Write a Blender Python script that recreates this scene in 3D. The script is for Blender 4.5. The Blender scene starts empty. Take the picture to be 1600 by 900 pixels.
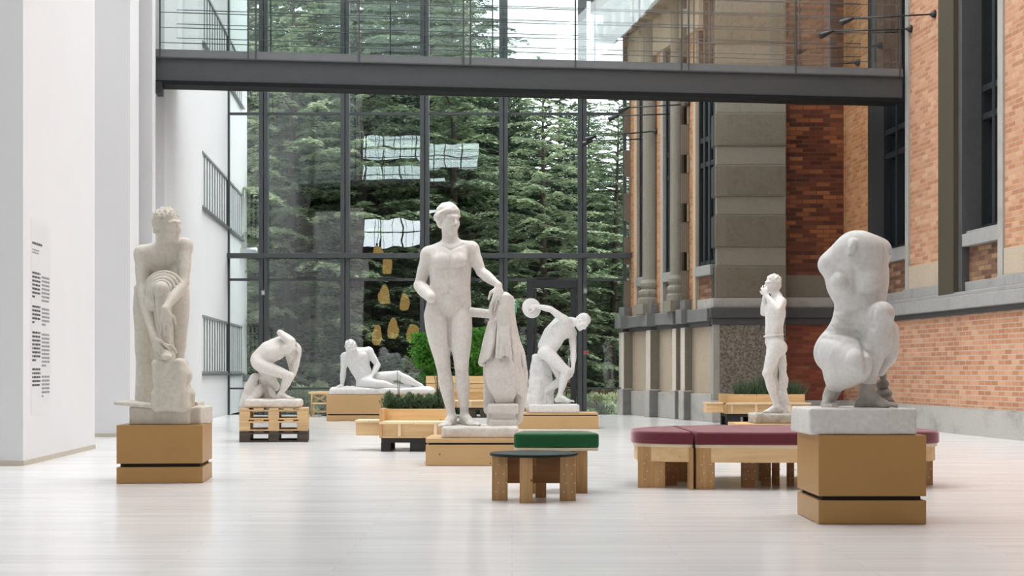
# Sculpture hall with a glass end wall
EXPOSURE = -0.2
SKY = 4.0
import bpy, bmesh, math, random
import numpy as np
from mathutils import Matrix, Vector

random.seed(7)
SC = bpy.context.scene
COL = SC.collection
PI = math.pi
F_PX = 2300.0          # focal length in pixels of a 1600 px wide frame
HOR = 580.0            # row of the horizon
CAM_Z = 1.0

def at(px, py, Y):
    "world point at depth Y that was measured at pixel (px, py)"
    return np.array([(px - 800.0) * Y / F_PX, Y, CAM_Z - (py - HOR) * Y / F_PX])

def gx(px, Y): return (px - 800.0) * Y / F_PX
def gz(py, Y): return CAM_Z - (py - HOR) * Y / F_PX

# ------------------------------------------------------------------ camera
cam = bpy.data.cameras.new('camera')
cam.sensor_width = 36.0
cam.lens = 36.0 * F_PX / 1600.0
cam.shift_y = (HOR - 450.0) / 1600.0
cam.clip_end = 500
camo = bpy.data.objects.new('camera', cam)
camo.location = (0, 0, CAM_Z)
camo.rotation_euler = (PI / 2, 0, 0)
COL.objects.link(camo)
SC.camera = camo
SC.view_settings.view_transform = 'Standard'
SC.view_settings.look = 'None'
SC.view_settings.gamma = 1
SC.view_settings.use_curve_mapping = False
SC.view_settings.exposure = EXPOSURE if 'EXPOSURE' in globals() else 0.0
SC.cycles.use_denoising = True
SC.cycles.max_bounces = 10
SC.cycles.diffuse_bounces = 5
SC.cycles.glossy_bounces = 4
SC.cycles.transparent_max_bounces = 24

# ------------------------------------------------------------------ materials
def new_mat(name):
    m = bpy.data.materials.new(name)
    m.use_nodes = True
    nt = m.node_tree
    nt.nodes.clear()
    out = nt.nodes.new('ShaderNodeOutputMaterial')
    return m, nt, out

def N(nt, t, **kw):
    n = nt.nodes.new(t)
    for k, v in kw.items():
        if k.startswith('i_'):
            n.inputs[k[2:].replace('_', ' ')].default_value = v
        else:
            setattr(n, k, v)
    return n

def L(nt, a, b): nt.links.new(a, b)

def ramp(nt, fac, stops):
    r = N(nt, 'ShaderNodeValToRGB')
    els = r.color_ramp.elements
    while len(els) < len(stops): els.new(0.5)
    for e, (p, c) in zip(els, stops):
        e.position = p
        e.color = (c[0], c[1], c[2], 1)
    L(nt, fac, r.inputs['Fac'])
    return r.outputs['Color']

def coords(nt, scale=(1, 1, 1), kind='Object', rot=(0, 0, 0)):
    tc = N(nt, 'ShaderNodeTexCoord')
    mp = N(nt, 'ShaderNodeMapping')
    mp.inputs['Scale'].default_value = scale
    mp.inputs['Rotation'].default_value = rot
    L(nt, tc.outputs[kind], mp.inputs['Vector'])
    return mp.outputs['Vector']

def noise(nt, vec, scale, detail=4, rough=0.6):
    n = N(nt, 'ShaderNodeTexNoise')
    n.inputs['Scale'].default_value = scale
    n.inputs['Detail'].default_value = detail
    n.inputs['Roughness'].default_value = rough
    L(nt, vec, n.inputs['Vector'])
    return n.outputs['Fac']

def mixc(nt, fac, a, b, mode='MIX'):
    m = N(nt, 'ShaderNodeMix', data_type='RGBA', blend_type=mode)
    if isinstance(fac, (int, float)): m.inputs[0].default_value = fac
    else: L(nt, fac, m.inputs[0])
    for s, v in ((m.inputs[6], a), (m.inputs[7], b)):
        if isinstance(v, tuple): s.default_value = (v[0], v[1], v[2], 1)
        else: L(nt, v, s)
    return m.outputs[2]

def math_n(nt, op, a, b=0.0, clamp=False):
    m = N(nt, 'ShaderNodeMath', operation=op, use_clamp=clamp)
    for s, v in ((m.inputs[0], a), (m.inputs[1], b)):
        if isinstance(v, (int, float)): s.default_value = v
        else: L(nt, v, s)
    return m.outputs[0]

def principled(nt, out, color, rough=0.5, spec=0.5, metal=0.0, bump=None, bump_s=0.2, bump_d=0.01, **kw):
    p = N(nt, 'ShaderNodeBsdfPrincipled')
    if isinstance(color, tuple): p.inputs['Base Color'].default_value = (*color, 1)
    else: L(nt, color, p.inputs['Base Color'])
    if isinstance(rough, (int, float)): p.inputs['Roughness'].default_value = rough
    else: L(nt, rough, p.inputs['Roughness'])
    p.inputs['Specular IOR Level'].default_value = spec
    p.inputs['Metallic'].default_value = metal
    for k, v in kw.items(): p.inputs[k.replace('_', ' ')].default_value = v
    if bump is not None:
        b = N(nt, 'ShaderNodeBump')
        b.inputs['Strength'].default_value = bump_s
        b.inputs['Distance'].default_value = bump_d
        L(nt, bump, b.inputs['Height'])
        L(nt, b.outputs[0], p.inputs['Normal'])
    L(nt, p.outputs[0], out.inputs['Surface'])
    return p

def plain(name, c, rough=0.5, spec=0.5, metal=0.0, vary=0.06, scale=6.0, **kw):
    m, nt, out = new_mat(name)
    v = coords(nt)
    n = noise(nt, v, scale)
    hi = tuple(min(1, x * (1 + vary)) for x in c)
    lo = tuple(x * (1 - vary) for x in c)
    principled(nt, out, ramp(nt, n, [(0.3, lo), (0.7, hi)]), rough, spec, metal, **kw)
    return m

def stone_mat(name, c, dirt, rough=0.75, scale=3.0, amount=0.5, grain=40, streak=False, spec=0.3, bump=0.25, gc=0.0):
    m, nt, out = new_mat(name)
    v = coords(nt)
    big = noise(nt, v, scale, 6, 0.65)
    vs = coords(nt, (1, 1, 0.12)) if streak else v
    st = noise(nt, vs, scale * 1.7, 5, 0.7)
    fine = noise(nt, v, grain, 3, 0.7)
    f = math_n(nt, 'MULTIPLY', ramp_val(nt, big, 0.45, 0.75), ramp_val(nt, st, 0.4, 0.7))
    f = math_n(nt, 'MULTIPLY', f, amount, True)
    base = ramp(nt, fine, [(0.3 + gc * 0.12, tuple(x * (0.9 - gc) for x in c)), (0.7 - gc * 0.12, tuple(min(1, x * (1.08 + gc * 0.8)) for x in c))])
    principled(nt, out, mixc(nt, f, base, dirt), rough, spec, bump=fine, bump_s=bump, bump_d=0.004)
    return m

def ramp_val(nt, fac, a, b):
    r = N(nt, 'ShaderNodeMapRange')
    r.inputs['From Min'].default_value = a
    r.inputs['From Max'].default_value = b
    L(nt, fac, r.inputs['Value'])
    return r.outputs[0]

def wood_mat(name, light, dark, axis='x', scale=1.0, rough=0.5, knots=True, spec=0.3):
    m, nt, out = new_mat(name)
    sc = {'x': (0.7, 9, 9), 'y': (9, 0.7, 9), 'z': (9, 9, 0.7)}[axis]
    v = coords(nt, tuple(s * scale for s in sc))
    info = N(nt, 'ShaderNodeObjectInfo')
    add = N(nt, 'ShaderNodeVectorMath', operation='ADD')
    L(nt, v, add.inputs[0])
    sc7 = N(nt, 'ShaderNodeVectorMath', operation='SCALE')
    comb = N(nt, 'ShaderNodeCombineXYZ')
    for i in range(3): L(nt, info.outputs['Random'], comb.inputs[i])
    L(nt, comb.outputs[0], sc7.inputs[0])
    sc7.inputs['Scale'].default_value = 37.0
    L(nt, sc7.outputs[0], add.inputs[1])
    vv = add.outputs[0]
    g = noise(nt, vv, 2.2, 6, 0.65)
    c = ramp(nt, g, [(0.25, dark), (0.5, tuple((a + b) / 2 for a, b in zip(light, dark))), (0.72, light)])
    if knots:
        v2 = coords(nt, (3.1, 3.1, 3.1))
        vo = N(nt, 'ShaderNodeTexVoronoi')
        vo.inputs['Scale'].default_value = 1.6 * scale
        L(nt, v2, vo.inputs['Vector'])
        k = ramp_val(nt, vo.outputs['Distance'], 0.09, 0.05)
        c = mixc(nt, math_n(nt, 'MULTIPLY', k, 0.7, True), c, tuple(x * 0.35 for x in dark))
    hv = N(nt, 'ShaderNodeHueSaturation')
    L(nt, c, hv.inputs['Color'])
    vr = N(nt, 'ShaderNodeMapRange')
    vr.inputs['To Min'].default_value = 0.88
    vr.inputs['To Max'].default_value = 1.1
    L(nt, info.outputs['Random'], vr.inputs['Value'])
    L(nt, vr.outputs[0], hv.inputs['Value'])
    principled(nt, out, hv.outputs[0], rough, spec, bump=g, bump_s=0.1, bump_d=0.003)
    return m

def brick_mat(name, c1, c2, c3, mortar, bw=0.24, bh=0.072, rough=0.7, spec=0.3, msize=0.009, dirt=None):
    "bricks in the (u, z) plane of a wall's own frame"
    m, nt, out = new_mat(name)
    tc = N(nt, 'ShaderNodeTexCoord')
    sep = N(nt, 'ShaderNodeSeparateXYZ')
    L(nt, tc.outputs['Object'], sep.inputs[0])
    uu = math_n(nt, 'ADD', sep.outputs[0], sep.outputs[1])
    comb = N(nt, 'ShaderNodeCombineXYZ')
    L(nt, uu, comb.inputs[0])
    L(nt, sep.outputs[2], comb.inputs[1])
    b = N(nt, 'ShaderNodeTexBrick')
    b.inputs['Scale'].default_value = 1.0
    b.inputs['Brick Width'].default_value = bw
    b.inputs['Row Height'].default_value = bh
    b.inputs['Mortar Size'].default_value = msize
    b.inputs['Mortar Smooth'].default_value = 0.3
    b.inputs['Bias'].default_value = 0.0
    b.inputs['Color1'].default_value = (0, 0, 0, 1)
    b.inputs['Color2'].default_value = (1, 1, 1, 1)
    b.inputs['Mortar'].default_value = (0.5, 0.5, 0.5, 1)
    L(nt, comb.outputs[0], b.inputs['Vector'])
    cc = ramp(nt, b.outputs['Color'], [(0.0, c1), (0.55, c2), (1.0, c3)])
    n = noise(nt, tc.outputs['Object'], 1.1, 5, 0.65)
    n2 = noise(nt, tc.outputs['Object'], 25, 4, 0.65)
    cc = mixc(nt, math_n(nt, 'MULTIPLY', ramp_val(nt, n2, 0.35, 0.75), 0.35), cc, tuple(x * 0.75 for x in c2))
    col = mixc(nt, b.outputs['Fac'], cc, mortar)
    if dirt:
        mp = N(nt, 'ShaderNodeMapping')
        mp.inputs['Scale'].default_value = (2.2, 2.2, 0.25)
        L(nt, tc.outputs['Object'], mp.inputs['Vector'])
        d = noise(nt, mp.outputs[0], 1.5, 5, 0.7)
        col = mixc(nt, math_n(nt, 'MULTIPLY', ramp_val(nt, d, 0.52, 0.78), dirt[1], True), col, dirt[0])
    inv = math_n(nt, 'SUBTRACT', 1.0, b.outputs['Fac'])
    principled(nt, out, col, rough, spec, bump=inv, bump_s=0.35, bump_d=0.006)
    return m

def glass_mat(name, tint=(0.93, 0.97, 0.955), r0=0.042, rough=0.0, wob=0.0):
    m, nt, out = new_mat(name)
    lw = N(nt, 'ShaderNodeLayerWeight')
    lw.inputs['Blend'].default_value = 0.5
    p5 = math_n(nt, 'POWER', lw.outputs['Facing'], 5.0)
    fac = math_n(nt, 'ADD', math_n(nt, 'MULTIPLY', p5, 1 - r0), r0, True)
    tr = N(nt, 'ShaderNodeBsdfTransparent')
    tr.inputs[0].default_value = (*tint, 1)
    gl = N(nt, 'ShaderNodeBsdfGlossy')
    gl.inputs['Roughness'].default_value = rough
    gl.inputs['Color'].default_value = (0.95, 0.98, 1, 1)
    if wob:
        v = coords(nt, (1, 1, 1))
        n = noise(nt, v, 0.9, 2, 0.5)
        b = N(nt, 'ShaderNodeBump')
        b.inputs['Strength'].default_value = wob
        b.inputs['Distance'].default_value = 0.02
        L(nt, n, b.inputs['Height'])
        L(nt, b.outputs[0], gl.inputs['Normal'])
    mx = N(nt, 'ShaderNodeMixShader')
    L(nt, fac, mx.inputs[0])
    L(nt, tr.outputs[0], mx.inputs[1])
    L(nt, gl.outputs[0], mx.inputs[2])
    L(nt, mx.outputs[0], out.inputs['Surface'])
    return m

def leaf_mat(name, dark, light, trans=0.3, rough=0.55, spread=1.0):
    m, nt, out = new_mat(name)
    tc = N(nt, 'ShaderNodeTexCoord')
    n = noise(nt, tc.outputs['Object'], 1.2, 4, 0.7)
    n2 = noise(nt, tc.outputs['Object'], 9.0, 3, 0.7)
    s = math_n(nt, 'ADD', math_n(nt, 'MULTIPLY', n, 0.5), math_n(nt, 'MULTIPLY', n2, 0.5))
    c = ramp(nt, s, [(0.5 - 0.16 * spread, dark), (0.5 + 0.16 * spread, light)])
    p = N(nt, 'ShaderNodeBsdfPrincipled')
    L(nt, c, p.inputs['Base Color'])
    p.inputs['Roughness'].default_value = rough
    p.inputs['Specular IOR Level'].default_value = 0.35
    t = N(nt, 'ShaderNodeBsdfTranslucent')
    L(nt, c, t.inputs[0])
    mx = N(nt, 'ShaderNodeMixShader')
    mx.inputs[0].default_value = trans
    L(nt, p.outputs[0], mx.inputs[1])
    L(nt, t.outputs[0], mx.inputs[2])
    L(nt, mx.outputs[0], out.inputs['Surface'])
    return m

M = {}
M['plaster_white'] = stone_mat('plaster_white', (0.80, 0.785, 0.76), (0.55, 0.50, 0.44), 0.55, 2.2, 0.42, 30, spec=0.35, bump=0.08)
M['marble_white'] = stone_mat('marble_white', (0.74, 0.735, 0.722), (0.62, 0.60, 0.56), 0.5, 3.0, 0.3, 30, spec=0.35, bump=0.08)
M['marble_pale'] = stone_mat('marble_pale', (0.67, 0.64, 0.60), (0.56, 0.51, 0.45), 0.5, 2.6, 0.55, 26, spec=0.35, bump=0.1)
M['marble_aged'] = stone_mat('marble_aged', (0.60, 0.565, 0.495), (0.50, 0.44, 0.34), 0.6, 2.8, 0.6, 26, streak=True, spec=0.3, bump=0.12)
M['marble_stained'] = stone_mat('marble_stained', (0.68, 0.665, 0.64), (0.40, 0.37, 0.33), 0.45, 2.4, 0.6, 30, streak=True, spec=0.4, bump=0.1)
M['marble_foot'] = stone_mat('marble_foot', (0.46, 0.43, 0.395), (0.15, 0.135, 0.115), 0.55, 9.0, 1.5, 30, spec=0.35, bump=0.15)
M['stone_dirty'] = stone_mat('stone_dirty', (0.45, 0.425, 0.385), (0.18, 0.16, 0.14), 0.8, 7.0, 1.2, 30, spec=0.2, bump=0.3)
M['stone_dark_lump'] = stone_mat('stone_dark_lump', (0.24, 0.22, 0.20), (0.10, 0.09, 0.085), 0.6, 6.0, 0.8, 30, spec=0.3, bump=0.3)
M['mdf_ochre'] = stone_mat('mdf_ochre', (0.42, 0.235, 0.080), (0.31, 0.16, 0.042), 0.36, 1.6, 0.6, 200, spec=0.45, bump=0.03)
M['mdf_tan'] = stone_mat('mdf_tan', (0.58, 0.375, 0.18), (0.47, 0.285, 0.12), 0.5, 1.6, 0.5, 200, spec=0.35, bump=0.03)
M['gap_black'] = plain('gap_black', (0.012, 0.011, 0.010), 0.8)
M['pine'] = wood_mat('pine', (0.82, 0.61, 0.36), (0.66, 0.43, 0.20), 'x')
M['pine_upright'] = wood_mat('pine_upright', (0.70, 0.46, 0.23), (0.46, 0.26, 0.10), 'z', 1.3)
M['pine_pale'] = wood_mat('pine_pale', (0.88, 0.72, 0.50), (0.78, 0.58, 0.35), 'x', 0.8)
M['pallet_wood'] = wood_mat('pallet_wood', (0.74, 0.53, 0.30), (0.50, 0.31, 0.14), 'x')
M['pallet_dark'] = wood_mat('pallet_dark', (0.10, 0.075, 0.055), (0.035, 0.027, 0.022), 'x', knots=False)
M['pallet_black'] = plain('pallet_black', (0.018, 0.017, 0.018), 0.6)
M['apron_brown'] = wood_mat('apron_brown', (0.45, 0.24, 0.11), (0.28, 0.13, 0.05), 'x', knots=False)
M['plywood_edge'] = wood_mat('plywood_edge', (0.80, 0.70, 0.55), (0.68, 0.55, 0.38), 'x', knots=False)
M['steel_dark'] = plain('steel_dark', (0.060, 0.066, 0.070), 0.42, 0.5, 0.0, 0.05)
M['steel_black'] = plain('steel_black', (0.022, 0.025, 0.028), 0.45, 0.5)
M['flange_black'] = plain('flange_black', (0.008, 0.009, 0.010), 0.7, 0.2)
M['steel_grey'] = plain('steel_grey', (0.16, 0.17, 0.175), 0.4, 0.5)
M['shutter_grey'] = plain('shutter_grey', (0.72, 0.74, 0.75), 0.5)
M['frame_grey'] = plain('frame_grey', (0.26, 0.275, 0.28), 0.5)
M['stone_black'] = plain('stone_black', (0.05, 0.048, 0.045), 0.8)
M['metal_silver'] = plain('metal_silver', (0.55, 0.57, 0.57), 0.35, 0.5, 0.8)
M['screw'] = plain('screw', (0.75, 0.72, 0.66), 0.35, 0.5, 0.6)
M['wall_white'] = plain('wall_white', (0.71, 0.715, 0.725), 0.85, 0.15, 0, 0.018, 0.7)
M['wall_outside'] = stone_mat('wall_outside', (0.78, 0.79, 0.80), (0.68, 0.69, 0.71), 0.85, 0.7, 0.5, 60, streak=True, spec=0.15, bump=0.02)
M['wall_entry'] = plain('wall_entry', (0.30, 0.29, 0.28), 0.85, 0.15, 0, 0.02, 0.7)
M['baseboard'] = plain('baseboard', (0.52, 0.48, 0.40), 0.6)
M['glass_facade'] = glass_mat('glass_facade', (0.95, 0.975, 0.967), 0.068, 0.0, 0.10)
M['glass_bridge'] = glass_mat('glass_bridge', (0.955, 0.98, 0.972), 0.075, 0.0, 0.05)
M['glass_dark'] = plain('glass_dark', (0.012, 0.018, 0.024), 0.08, 0.5)
M['brick_salmon'] = brick_mat('brick_salmon', (0.46, 0.20, 0.10), (0.60, 0.29, 0.155), (0.70, 0.40, 0.245), (0.54, 0.44, 0.37), 0.24, 0.078, dirt=((0.24, 0.11, 0.06), 0.55))
M['brick_upper'] = brick_mat('brick_upper', (0.42, 0.185, 0.09), (0.56, 0.275, 0.15), (0.65, 0.385, 0.225), (0.46, 0.34, 0.26), 0.24, 0.078)
M['brick_orange'] = brick_mat('brick_orange', (0.42, 0.16, 0.06), (0.56, 0.24, 0.09), (0.62, 0.34, 0.14), (0.42, 0.30, 0.22), 0.24, 0.078)
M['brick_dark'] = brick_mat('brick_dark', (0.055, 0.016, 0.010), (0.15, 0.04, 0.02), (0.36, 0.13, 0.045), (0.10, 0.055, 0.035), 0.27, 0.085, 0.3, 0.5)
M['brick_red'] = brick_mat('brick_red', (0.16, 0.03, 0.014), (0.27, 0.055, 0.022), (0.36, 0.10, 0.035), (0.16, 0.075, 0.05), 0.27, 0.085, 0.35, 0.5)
M['brick_brown'] = brick_mat('brick_brown', (0.12, 0.06, 0.035), (0.22, 0.105, 0.06), (0.40, 0.24, 0.13), (0.17, 0.12, 0.09), 0.24, 0.078)
M['stone_grey'] = stone_mat('stone_grey', (0.40, 0.385, 0.35), (0.15, 0.14, 0.125), 0.75, 1.6, 0.75, 30, streak=True)
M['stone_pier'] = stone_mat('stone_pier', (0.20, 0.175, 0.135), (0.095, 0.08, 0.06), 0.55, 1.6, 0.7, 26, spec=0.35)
M['stone_pier_pale'] = stone_mat('stone_pier_pale', (0.26, 0.235, 0.19), (0.13, 0.115, 0.09), 0.65, 1.6, 0.5, 26)
M['stone_ledge'] = stone_mat('stone_ledge', (0.34, 0.335, 0.32), (0.12, 0.118, 0.11), 0.7, 2.5, 0.65, 30, streak=True)
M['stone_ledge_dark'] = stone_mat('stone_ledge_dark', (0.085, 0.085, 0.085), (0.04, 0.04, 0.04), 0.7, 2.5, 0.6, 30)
M['stone_base'] = stone_mat('stone_base', (0.48, 0.46, 0.425), (0.22, 0.2, 0.175), 0.75, 2.4, 1.0, 30)
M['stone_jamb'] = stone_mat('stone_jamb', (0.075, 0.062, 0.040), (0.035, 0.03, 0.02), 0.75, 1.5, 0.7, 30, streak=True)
M['stone_tan'] = stone_mat('stone_tan', (0.50, 0.41, 0.31), (0.27, 0.21, 0.155), 0.75, 1.5, 0.6, 30, streak=True)
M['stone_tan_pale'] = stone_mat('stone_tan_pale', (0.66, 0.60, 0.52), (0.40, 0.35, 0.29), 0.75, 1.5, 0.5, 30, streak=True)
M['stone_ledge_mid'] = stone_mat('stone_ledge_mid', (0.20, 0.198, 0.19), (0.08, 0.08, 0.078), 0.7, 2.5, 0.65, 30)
M['stone_pier_rough'] = stone_mat('stone_pier_rough', (0.185, 0.16, 0.12), (0.085, 0.07, 0.052), 0.7, 4, 0.7, 22, spec=0.3, bump=0.4)
M['stone_rough'] = stone_mat('stone_rough', (0.25, 0.225, 0.185), (0.07, 0.06, 0.05), 0.85, 5.0, 1.0, 22, spec=0.2, bump=0.7, gc=0.45)
M['fabric_red'] = plain('fabric_red', (0.12, 0.012, 0.024), 0.8, 0.4, 0, 0.08, 40, Sheen_Weight=1.0, Sheen_Roughness=0.45, Sheen_Tint=(1.0,0.72,0.78,1))
M['fabric_green'] = plain('fabric_green', (0.012, 0.10, 0.030), 0.8, 0.3, 0, 0.1, 40, Sheen_Weight=0.5, Sheen_Roughness=0.35)
M['lino_black'] = plain('lino_black', (0.010, 0.017, 0.013), 0.5, 0.15, 0, 0.5, 60)
M['text_black'] = plain('text_black', (0.05, 0.05, 0.055), 0.7)
M['text_grey'] = plain('text_grey', (0.25, 0.25, 0.26), 0.7)
M['panel_grey'] = plain('panel_grey', (0.72, 0.725, 0.735), 0.5, 0.4, 0, 0.01)
M['exit_green'] = plain('exit_green', (0.10, 0.42, 0.24), 0.4)
M['exit_white'] = plain('exit_white', (0.85, 0.9, 0.86), 0.4)
M['red_plastic'] = plain('red_plastic', (0.5, 0.03, 0.03), 0.4)
M['soil'] = plain('soil', (0.05, 0.035, 0.022), 0.95, 0.1, 0, 0.4, 20)
M['bark'] = plain('bark', (0.055, 0.043, 0.033), 0.9, 0.2, 0, 0.3, 8)
M['leaf_beech'] = leaf_mat('leaf_beech', (0.07, 0.125, 0.075), (0.37, 0.45, 0.26), 0.3)
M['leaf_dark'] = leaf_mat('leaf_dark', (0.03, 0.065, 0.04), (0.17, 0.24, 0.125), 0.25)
M['leaf_pale'] = leaf_mat('leaf_pale', (0.14, 0.205, 0.125), (0.50, 0.57, 0.35), 0.35)
M['leaf_bright'] = leaf_mat('leaf_bright', (0.05, 0.20, 0.02), (0.16, 0.42, 0.06), 0.45)
M['leaf_herb'] = leaf_mat('leaf_herb', (0.045, 0.10, 0.055), (0.19, 0.28, 0.15), 0.2)
M['leaf_reed'] = leaf_mat('leaf_reed', (0.015, 0.03, 0.014), (0.045, 0.075, 0.03), 0.1)
M['earth_bank'] = plain('earth_bank', (0.022, 0.034, 0.018), 0.95, 0.1, 0, 0.5, 3)
M['lawn'] = plain('lawn', (0.05, 0.11, 0.035), 0.95, 0.1, 0, 0.5, 5)

def lit(name, c, s):
    m, nt, out = new_mat(name)
    e = N(nt, 'ShaderNodeEmission'); e.inputs[0].default_value = (*c, 1); e.inputs[1].default_value = s
    L(nt, e.outputs[0], out.inputs['Surface'])
    return m
M['lit_glazing'] = lit('lit_glazing', (0.9, 0.96, 1.0), 8.0)
M['lamp_glow'] = lit('lamp_glow', (1.0, 0.62, 0.20), 2.4)
M['pine_leg_shaded'] = wood_mat('pine_leg_shaded', (0.56, 0.35, 0.165), (0.34, 0.185, 0.07), 'z', 1.3)  # pine darkened: the shade under the seats is put into the colour
M['brass'] = plain('brass', (0.6, 0.4, 0.12), 0.3, 0.5, 0.9)

# floor: long pale boards laid across the hall
def floor_material():
    m, nt, out = new_mat('floor_boards')
    tc = N(nt, 'ShaderNodeTexCoord')
    b = N(nt, 'ShaderNodeTexBrick')
    b.inputs['Scale'].default_value = 1.0
    b.inputs['Brick Width'].default_value = 1.8
    b.inputs['Row Height'].default_value = 0.16
    b.inputs['Mortar Size'].default_value = 0.0025
    b.inputs['Mortar Smooth'].default_value = 0.2
    b.inputs['Color1'].default_value = (0, 0, 0, 1)
    b.inputs['Color2'].default_value = (1, 1, 1, 1)
    L(nt, tc.outputs['Object'], b.inputs['Vector'])
    c = ramp(nt, b.outputs['Color'], [(0, (0.675, 0.67, 0.665)), (0.5, (0.71, 0.705, 0.70)), (1, (0.74, 0.735, 0.728))])
    mp = N(nt, 'ShaderNodeMapping')
    mp.inputs['Scale'].default_value = (0.6, 7, 1)
    L(nt, tc.outputs['Object'], mp.inputs['Vector'])
    g = noise(nt, mp.outputs[0], 1.5, 5, 0.6)
    c = mixc(nt, math_n(nt, 'MULTIPLY', ramp_val(nt, g, 0.4, 0.75), 0.4), c, (0.63, 0.625, 0.625))
    c = mixc(nt, math_n(nt, 'MULTIPLY', b.outputs['Fac'], 0.25), c, (0.42, 0.40, 0.38))
    r = math_n(nt, 'ADD', math_n(nt, 'MULTIPLY', g, 0.22), 0.09)
    principled(nt, out, c, r, 0.5)
    return m
M['floor'] = floor_material()

# ------------------------------------------------------------------ object helpers
def link(name, me, mat=None, parent=None, smooth=False):
    o = bpy.data.objects.new(name, me)
    COL.objects.link(o)
    if mat is not None and not me.materials:
        me.materials.append(M[mat] if isinstance(mat, str) else mat)
    if smooth and len(me.polygons):
        me.polygons.foreach_set('use_smooth', [True] * len(me.polygons))
    if parent is not None: o.parent = parent
    return o

def obj(name, bm, mat, parent=None, smooth=False):
    bmesh.ops.recalc_face_normals(bm, faces=bm.faces)
    me = bpy.data.meshes.new(name)
    bm.to_mesh(me)
    bm.free()
    return link(name, me, mat, parent, smooth)

def tag(o, label, cat, group=None, kind=None):
    o['label'] = label
    o['category'] = cat
    if group: o['group'] = group
    if kind: o['kind'] = kind
    return o

def thing(name, label, cat, loc=(0, 0, 0), rz=0.0, group=None):
    o = bpy.data.objects.new(name, None)
    o.empty_display_size = 0.1
    COL.objects.link(o)
    o.location = tuple(float(v) for v in loc)
    o.rotation_euler = (0, 0, rz)
    return tag(o, label, cat, group)

def struct_empty(name, loc=(0, 0, 0), rz=0.0):
    o = bpy.data.objects.new(name, None)
    COL.objects.link(o)
    o.location = loc
    o.rotation_euler = (0, 0, rz)
    o['kind'] = 'structure'
    return o

def box(bm, x0, x1, y0, y1, z0, z1, bev=0.0, seg=2):
    x0, x1 = sorted((x0, x1)); y0, y1 = sorted((y0, y1)); z0, z1 = sorted((z0, z1))
    vs = [bm.verts.new(p) for p in ((x0, y0, z0), (x1, y0, z0), (x1, y1, z0), (x0, y1, z0),
                                    (x0, y0, z1), (x1, y0, z1), (x1, y1, z1), (x0, y1, z1))]
    fs = [bm.faces.new([vs[i] for i in q]) for q in ((3, 2, 1, 0), (4, 5, 6, 7), (0, 1, 5, 4), (1, 2, 6, 5), (2, 3, 7, 6), (3, 0, 4, 7))]
    if bev > 0:
        es = list({e for f in fs for e in f.edges})
        bmesh.ops.bevel(bm, geom=es, offset=bev, segments=seg, affect='EDGES', profile=0.5)
    return bm

def boxes(name, mat, lst, parent=None, bev=0.0):
    bm = bmesh.new()
    for b in lst: box(bm, *b, bev=bev)
    return obj(name, bm, mat, parent)

def tube(bm, pts, radii, seg=8, cap=True):
    pts = [Vector(p) for p in pts]
    if isinstance(radii, (int, float)): radii = [radii] * len(pts)
    rings = []
    for i, p in enumerate(pts):
        d = (pts[min(i + 1, len(pts) - 1)] - pts[max(i - 1, 0)]).normalized()
        ref = Vector((0, 0, 1)) if abs(d.z) < 0.9 else Vector((1, 0, 0))
        a = d.cross(ref).normalized(); b = d.cross(a).normalized()
        rings.append([bm.verts.new(p + (a * math.cos(t) + b * math.sin(t)) * radii[i])
                      for t in (2 * PI * k / seg for k in range(seg))])
    for r0, r1 in zip(rings, rings[1:]):
        for k in range(seg):
            bm.faces.new((r0[k], r0[(k + 1) % seg], r1[(k + 1) % seg], r1[k]))
    if cap:
        bm.faces.new(rings[0]); bm.faces.new(rings[-1][::-1])
    return bm

def lathe(bm, prof, cx=0, cy=0, seg=32, cap=True):
    rings = []
    for r, z in prof:
        rings.append([bm.verts.new((cx + r * math.cos(2 * PI * k / seg), cy + r * math.sin(2 * PI * k / seg), z)) for k in range(seg)])
    for r0, r1 in zip(rings, rings[1:]):
        for k in range(seg):
            bm.faces.new((r0[k], r0[(k + 1) % seg], r1[(k + 1) % seg], r1[k]))
    if cap:
        bm.faces.new(rings[0]); bm.faces.new(rings[-1])
    return bm

def prism(bm, outline, z0, z1, round_r=0.0, seg=3):
    "vertical prism of an (x, y) outline; round_r pulls the rims in along a quarter circle"
    c = Vector((sum(p[0] for p in outline) / len(outline), sum(p[1] for p in outline) / len(outline)))
    n = len(outline)
    nor = []
    for i in range(n):
        a = Vector(outline[i - 1]); b = Vector(outline[(i + 1) % n])
        t = (b - a).normalized()
        q = Vector((t.y, -t.x))
        if q.dot(Vector(outline[i]) - c) < 0: q = -q
        nor.append(q)
    levels = []
    if round_r > 0:
        for k in range(seg + 1):
            a = PI / 2 * k / seg
            levels.append((z0 + round_r * (1 - math.sin(a)), round_r * (1 - math.cos(a)) if False else round_r * (1 - math.sin(a + 0) if False else 1 - math.cos(PI / 2 - a))))
        levels = [(z0 + round_r * (1 - math.cos(PI / 2 * k / seg)), round_r * (1 - math.sin(PI / 2 * k / seg))) for k in range(seg + 1)]
        levels += [(z1 - round_r * (1 - math.cos(PI / 2 * k / seg)), round_r * (1 - math.sin(PI / 2 * k / seg))) for k in range(seg, -1, -1)]
    else:
        levels = [(z0, 0), (z1, 0)]
    rings = [[bm.verts.new((p[0] - q.x * ins, p[1] - q.y * ins, z)) for p, q in zip(outline, nor)] for z, ins in levels]
    for r0, r1 in zip(rings, rings[1:]):
        for k in range(n):
            bm.faces.new((r0[k], r0[(k + 1) % n], r1[(k + 1) % n], r1[k]))
    bm.faces.new(rings[0][::-1]); bm.faces.new(rings[-1])
    return bm

def copy_tree(o, parent=None):
    c = o.copy(); COL.objects.link(c)
    if parent is not None: c.parent = parent
    for ch in list(o.children): copy_tree(ch, c)
    return c

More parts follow.
